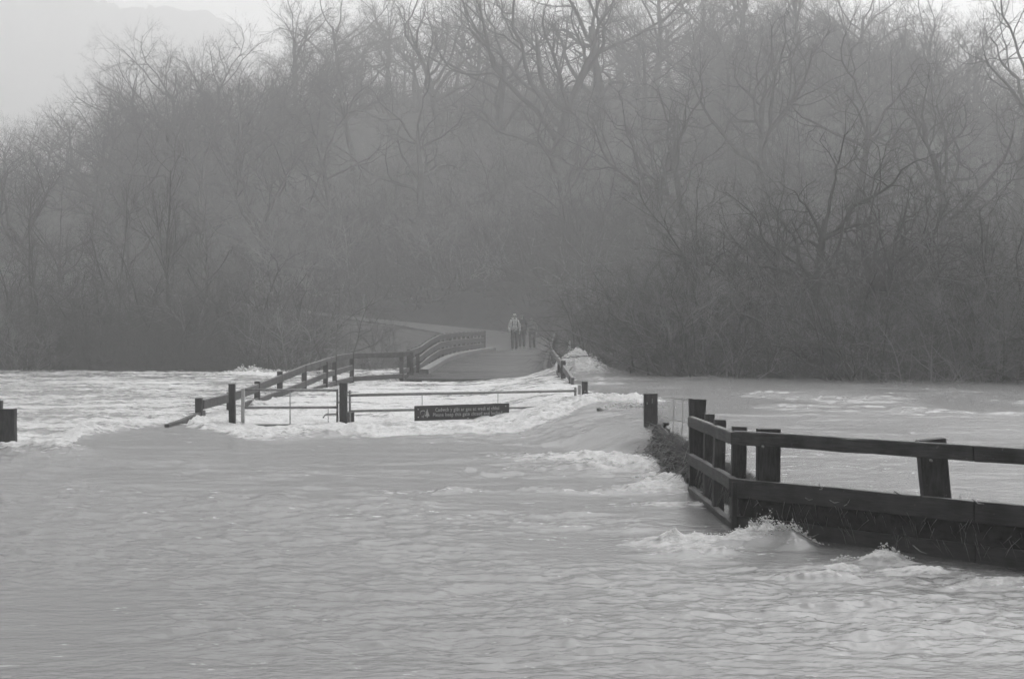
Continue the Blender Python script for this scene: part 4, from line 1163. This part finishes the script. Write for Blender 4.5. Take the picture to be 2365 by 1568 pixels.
a_p, a_s, a_r = named('proto', 'INT'), named('scl', 'FLOAT'), named('rot', 'FLOAT_VECTOR')
for i, k in enumerate(protos):
    cmp_ = gn.new('FunctionNodeCompare'); cmp_.data_type = 'INT'; cmp_.operation = 'EQUAL'
    ins = [s_ for s_ in cmp_.inputs if s_.type == 'INT']
    gl.new(a_p, ins[0]); ins[1].default_value = i
    for ob in pr_obj[k]:
        oi = gn.new('GeometryNodeObjectInfo'); oi.inputs['Object'].default_value = ob; oi.inputs['As Instance'].default_value = True
        ip = gn.new('GeometryNodeInstanceOnPoints')
        gl.new(gi.outputs[0], ip.inputs['Points']); gl.new(cmp_.outputs[0], ip.inputs['Selection']); gl.new(oi.outputs['Geometry'], ip.inputs['Instance'])
        gl.new(a_r, ip.inputs['Rotation']); gl.new(a_s, ip.inputs['Scale']); gl.new(ip.outputs[0], jn.inputs[0])
gl.new(jn.outputs[0], go.inputs[0])
md = wood.modifiers.new('scatter', 'NODES'); md.node_group = ng

# ------------------------------------------------------------------ haze
hz = link_mesh('haze', [(x, y, z) for z in (-2.4, 190) for x, y in ((-700, -60), (700, -60), (700, 1060), (-700, 1060))],
               [(3, 2, 1, 0), (4, 5, 6, 7), (0, 1, 5, 4), (1, 2, 6, 5), (2, 3, 7, 6), (3, 0, 4, 7)], bpy.data.materials.new('mist'))
tag(hz, 'pale winter mist hanging in the valley', kind='stuff')
hm = hz.data.materials[0]; hm.use_nodes = True; hm.node_tree.nodes.clear()
vo = hm.node_tree.nodes.new('ShaderNodeVolumePrincipled'); ho = hm.node_tree.nodes.new('ShaderNodeOutputMaterial')
vo.inputs['Color'].default_value = (1, 1, 1, 1); vo.inputs['Density'].default_value = 0.0026; vo.inputs['Anisotropy'].default_value = 0.4
hm.node_tree.links.new(vo.outputs[0], ho.inputs['Volume'])

# ------------------------------------------------------------------ walkers coming over the bridge
M_SKIN = grey('skin', .30, .36, .6, 8); M_PALECOAT = grey('pale_jacket_cloth', .72, .86, .8, 10, (1, 1, 1), .4)
M_DARKCLOTH = grey('dark_cloth', .015, .035, .85, 12, (1, 1, 1), .4); M_MIDCOAT = grey('grey_coat_cloth', .14, .24, .85, 8, (1, 1, 1), .4)
M_HAIR = grey('hair', .05, .10, .8, 30); M_HAT = grey('pale_hat', .8, .88, .8, 12); M_EYE = grey('eye', .01, .02, .3, 5)

def skin_geo(V, E, R, sub=1):
    me = bpy.data.meshes.new('skeleton'); me.from_pydata(V, E, []); ob = bpy.data.objects.new('skeleton', me); COL.objects.link(ob)
    md = ob.modifiers.new('skin', 'SKIN'); md.use_smooth_shade = True
    sv = me.skin_vertices[0].data
    for i, r_ in enumerate(R): sv[i].radius = r_ if isinstance(r_, tuple) else (r_, r_)
    sv[0].use_root = True
    sm = ob.modifiers.new('sub', 'SUBSURF'); sm.levels = sub; sm.render_levels = sub
    bpy.context.view_layer.update()
    ev = bpy.data.meshes.new_from_object(ob.evaluated_get(bpy.context.evaluated_depsgraph_get()))
    vs = [tuple(v.co) for v in ev.vertices]; fs = [tuple(p.vertices) for p in ev.polygons]
    bpy.data.objects.remove(ob); bpy.data.meshes.remove(me); bpy.data.meshes.remove(ev)
    return vs, fs

def person(label, loc, hgt, turn, coat, trousers, stride, hat=None, pack=False, long_coat=False, arm=0.0):
    k = hgt / 1.75
    root = empty('person', loc); root.rotation_euler = (0, 0, turn); root.scale = (k, k, k)
    tag(root, label, 'person', 'walkers coming over the bridge')
    def part(nm, vs, fs, mt, par=root):
        me = bpy.data.meshes.new(nm); me.from_pydata(vs, [], fs); me.materials.append(mt)
        me.polygons.foreach_set('use_smooth', [True] * len(me.polygons))
        ob = bpy.data.objects.new(nm, me); COL.objects.link(ob); ob.parent = par; return ob
    st = stride
    J = {'pel': (0, 0, .95), 'wai': (0, -.005, 1.10), 'che': (0, 0, 1.30), 'nek': (0, .01, 1.47), 'nk2': (0, 0, 1.55), 'hd': (0, -.015, 1.64), 'top': (0, 0, 1.71), 'nose': (0, -.105, 1.625),
         'sl': (-.17, 0, 1.41), 'el': (-.25, .03, 1.14), 'wl': (-.24, -.07 - arm, .92), 'hl': (-.235, -.09 - arm, .85),
         'sr': (.17, 0, 1.41), 'er': (.25, .03, 1.14), 'wr': (.24, -.06 + arm, .92), 'hr': (.235, -.08 + arm, .85),
         'pl': (-.09, 0, .90), 'kl': (-.10, -.03 - st * .5, .50), 'al': (-.10, .02 - st, .09), 'tl': (-.11, -.13 - st, .035),
         'pr': (.09, 0, .90), 'kr': (.10, -.05 + st * .3, .50), 'ar': (.10, .04 + st, .09), 'tr': (.11, -.11 + st, .035)}
    Rd = {'pel': (.135, .10), 'wai': (.125, .09), 'che': (.15, .10), 'nek': .06, 'nk2': .05, 'hd': (.078, .092), 'top': (.06, .07), 'nose': .012,
          'sl': .058, 'el': .043, 'wl': .028, 'hl': (.036, .018), 'sr': .058, 'er': .043, 'wr': .028, 'hr': (.036, .018),
          'pl': .088, 'kl': .056, 'al': .038, 'tl': .034, 'pr': .088, 'kr': .056, 'ar': .038, 'tr': .034}
    def chain(keys, edges, add=0.0, mul=1.0):
        ix = {n_: i for i, n_ in enumerate(keys)}
        R = [tuple(c * mul + add for c in (Rd[n_] if isinstance(Rd[n_], tuple) else (Rd[n_],) * 2)) for n_ in keys]
        return skin_geo([J[n_] for n_ in keys], [(ix[a], ix[b]) for a, b in edges], R)
    body_e = [('pel', 'wai'), ('wai', 'che'), ('che', 'nek'), ('nek', 'nk2'), ('nk2', 'hd'), ('hd', 'top'), ('hd', 'nose'), ('che', 'sl'), ('sl', 'el'), ('el', 'wl'), ('wl', 'hl'),
              ('che', 'sr'), ('sr', 'er'), ('er', 'wr'), ('wr', 'hr'), ('pel', 'pl'), ('pl', 'kl'), ('kl', 'al'), ('al', 'tl'), ('pel', 'pr'), ('pr', 'kr'), ('kr', 'ar'), ('ar', 'tr')]
    vs, fs = chain(list(J), body_e)
    for side, hk in ((-1, 'hl'), (1, 'hr')):                   # five unequal, slightly curled fingers on each palm
        hx, hy, hz_ = J[hk]
        for f_, (oy, ln) in enumerate([(-.027, .070), (-.009, .080), (.009, .075), (.026, .060)]):
            v2, f2 = tube_geo([(hx, hy + oy, hz_ + .01), (hx - side * .004, hy + oy - .004, hz_ - ln * .55), (hx - side * .022, hy + oy - .008, hz_ - ln)], [.009, .009, .007], 6)
            o_ = len(vs); vs += [tuple(v) for v in v2]; fs += [tuple(i + o_ for i in f) for f in f2]
        v2, f2 = tube_geo([(hx, hy - .02, hz_ + .03), (hx - side * .02, hy - .045, hz_ + .005), (hx - side * .03, hy - .05, hz_ - .03)], [.010, .010, .008], 6)
        o_ = len(vs); vs += [tuple(v) for v in v2]; fs += [tuple(i + o_ for i in f) for f in f2]
    body = part('body', vs, fs, M_SKIN)
    for sx in (-1, 1):
        v2, f2 = tube_geo([(sx * .03, -.092, 1.652), (sx * .03, -.104, 1.652)], .010, 6); part('eye', v2, f2, M_EYE, body)
        v2, f2 = tube_geo([(sx * .078, .0, 1.615), (sx * .086, .0, 1.64), (sx * .08, .0, 1.67)], [.012, .016, .010], 6); part('ear', v2, f2, M_SKIN, body)
    v2, f2 = tube_geo([(-.022, -.094, 1.588), (0, -.100, 1.585), (.022, -.094, 1.588)], .006, 5); part('mouth', v2, f2, M_EYE, body)
    # coat: torso with sleeves
    Rd.update({'pel': (.165, .13), 'wai': (.165, .125), 'che': (.175, .13), 'nek': (.085, .085), 'sl': .078, 'el': .066, 'wl': .052, 'sr': .078, 'er': .066, 'wr': .052})
    J['hem'] = (0, 0, .60 if long_coat else .82); Rd['hem'] = (.185, .15) if long_coat else (.165, .13)
    J['pel'] = (0, 0, .97)
    vs, fs = chain(['pel', 'hem', 'wai', 'che', 'nek', 'sl', 'el', 'wl', 'sr', 'er', 'wr'], [('pel', 'hem'), ('pel', 'wai'), ('wai', 'che'), ('che', 'nek'), ('che', 'sl'), ('sl', 'el'), ('el', 'wl'), ('che', 'sr'), ('sr', 'er'), ('er', 'wr')])
    cj = part('jacket', vs, fs, coat)
    v2, f2 = tube_geo([(-.085, -.05, 1.49), (-.10, .05, 1.52), (0, .11, 1.53), (.10, .05, 1.52), (.085, -.05, 1.49)], [.03, .045, .06, .045, .03], 8); part('collar', v2, f2, coat, cj)
    v2, f2 = tube_geo([(0, -.125, 1.42), (0, -.14, 1.2), (0, -.137, .95)], .006, 5); part('zip', v2, f2, M_DARKCLOTH, cj)
    Rd.update({'pl': .115, 'kl': .082, 'al': .070, 'pr': .115, 'kr': .082, 'ar': .070, 'pel': (.15, .115)}); J['pel'] = (0, 0, .94)
    vs, fs = chain(['pel', 'pl', 'kl', 'al', 'pr', 'kr', 'ar'], [('pel', 'pl'), ('pl', 'kl'), ('kl', 'al'), ('pel', 'pr'), ('pr', 'kr'), ('kr', 'ar')]); part('trousers', vs, fs, trousers)
    for a, t in (('al', 'tl'), ('ar', 'tr')):
        A, Tt = J[a], J[t]
        vs, fs = skin_geo([(A[0], A[1] + .02, .16), (A[0], A[1] + .03, .06), (Tt[0], Tt[1], .05)], [(0, 1), (1, 2)], [.056, .056, (.05, .045)]); part('boot', vs, fs, M_DARKCLOTH)
    if hat:
        vs, fs = skin_geo([(0, -.005, 1.69), (0, 0, 1.765)], [(0, 1)], [(.10, .115), (.075, .08)], 2); hb = part('hat', vs, fs, hat)
        v2, f2 = tube_geo([(0, -.06, 1.685), (0, -.17, 1.675)], [.085, .05], 10); v2 = [Vector((v.x, v.y, 1.68 + (v.z - 1.68) * .15)) for v in v2]; part('brim', v2, f2, hat, hb)
    else:
        vs, fs = skin_geo([(0, .02, 1.68), (0, .05, 1.62), (0, .05, 1.54)], [(0, 1), (1, 2)], [(.09, .085), (.09, .07), (.07, .05)], 2); part('hair', vs, fs, M_HAIR)
    if pack:
        vs, fs = skin_geo([(0, .21, 1.02), (0, .22, 1.25), (0, .20, 1.42)], [(0, 1), (1, 2)], [(.15, .09), (.16, .10), (.13, .08)]); bp_ = part('backpack', vs, fs, M_DARKCLOTH)
        for sx in (-1, 1):
            v2, f2 = tube_geo([(sx * .10, .12, 1.47), (sx * .115, -.02, 1.515), (sx * .12, -.135, 1.36), (sx * .125, -.155, 1.18), (sx * .16, -.05, 1.03), (sx * .15, .12, 1.0)], .022, 6); part('strap', v2, f2, M_DARKCLOTH, bp_)
        v2, f2 = tube_geo([(-.12, -.16, 1.24), (0, -.175, 1.25), (.12, -.16, 1.24)], .013, 6); part('chest_strap', v2, f2, M_DARKCLOTH, bp_)
    return root
person('walker in a pale jacket and pale cap with rucksack straps, left of the three', (gx(1188.5, 96), 96, .515), 1.78, .10, M_PALECOAT, M_DARKCLOTH, .10, M_HAT, True, arm=.05)
person('walker in dark clothes, half hidden between the two others', (gx(1205.5, 98), 98, .60), 1.72, 0.0, M_DARKCLOTH, M_DARKCLOTH, -.10, None, False)
person('shorter walker in a long grey coat, right of the three', (gx(1229, 97), 97, .56), 1.60, -.08, M_MIDCOAT, M_DARKCLOTH, .08, None, False, True, arm=-.04)
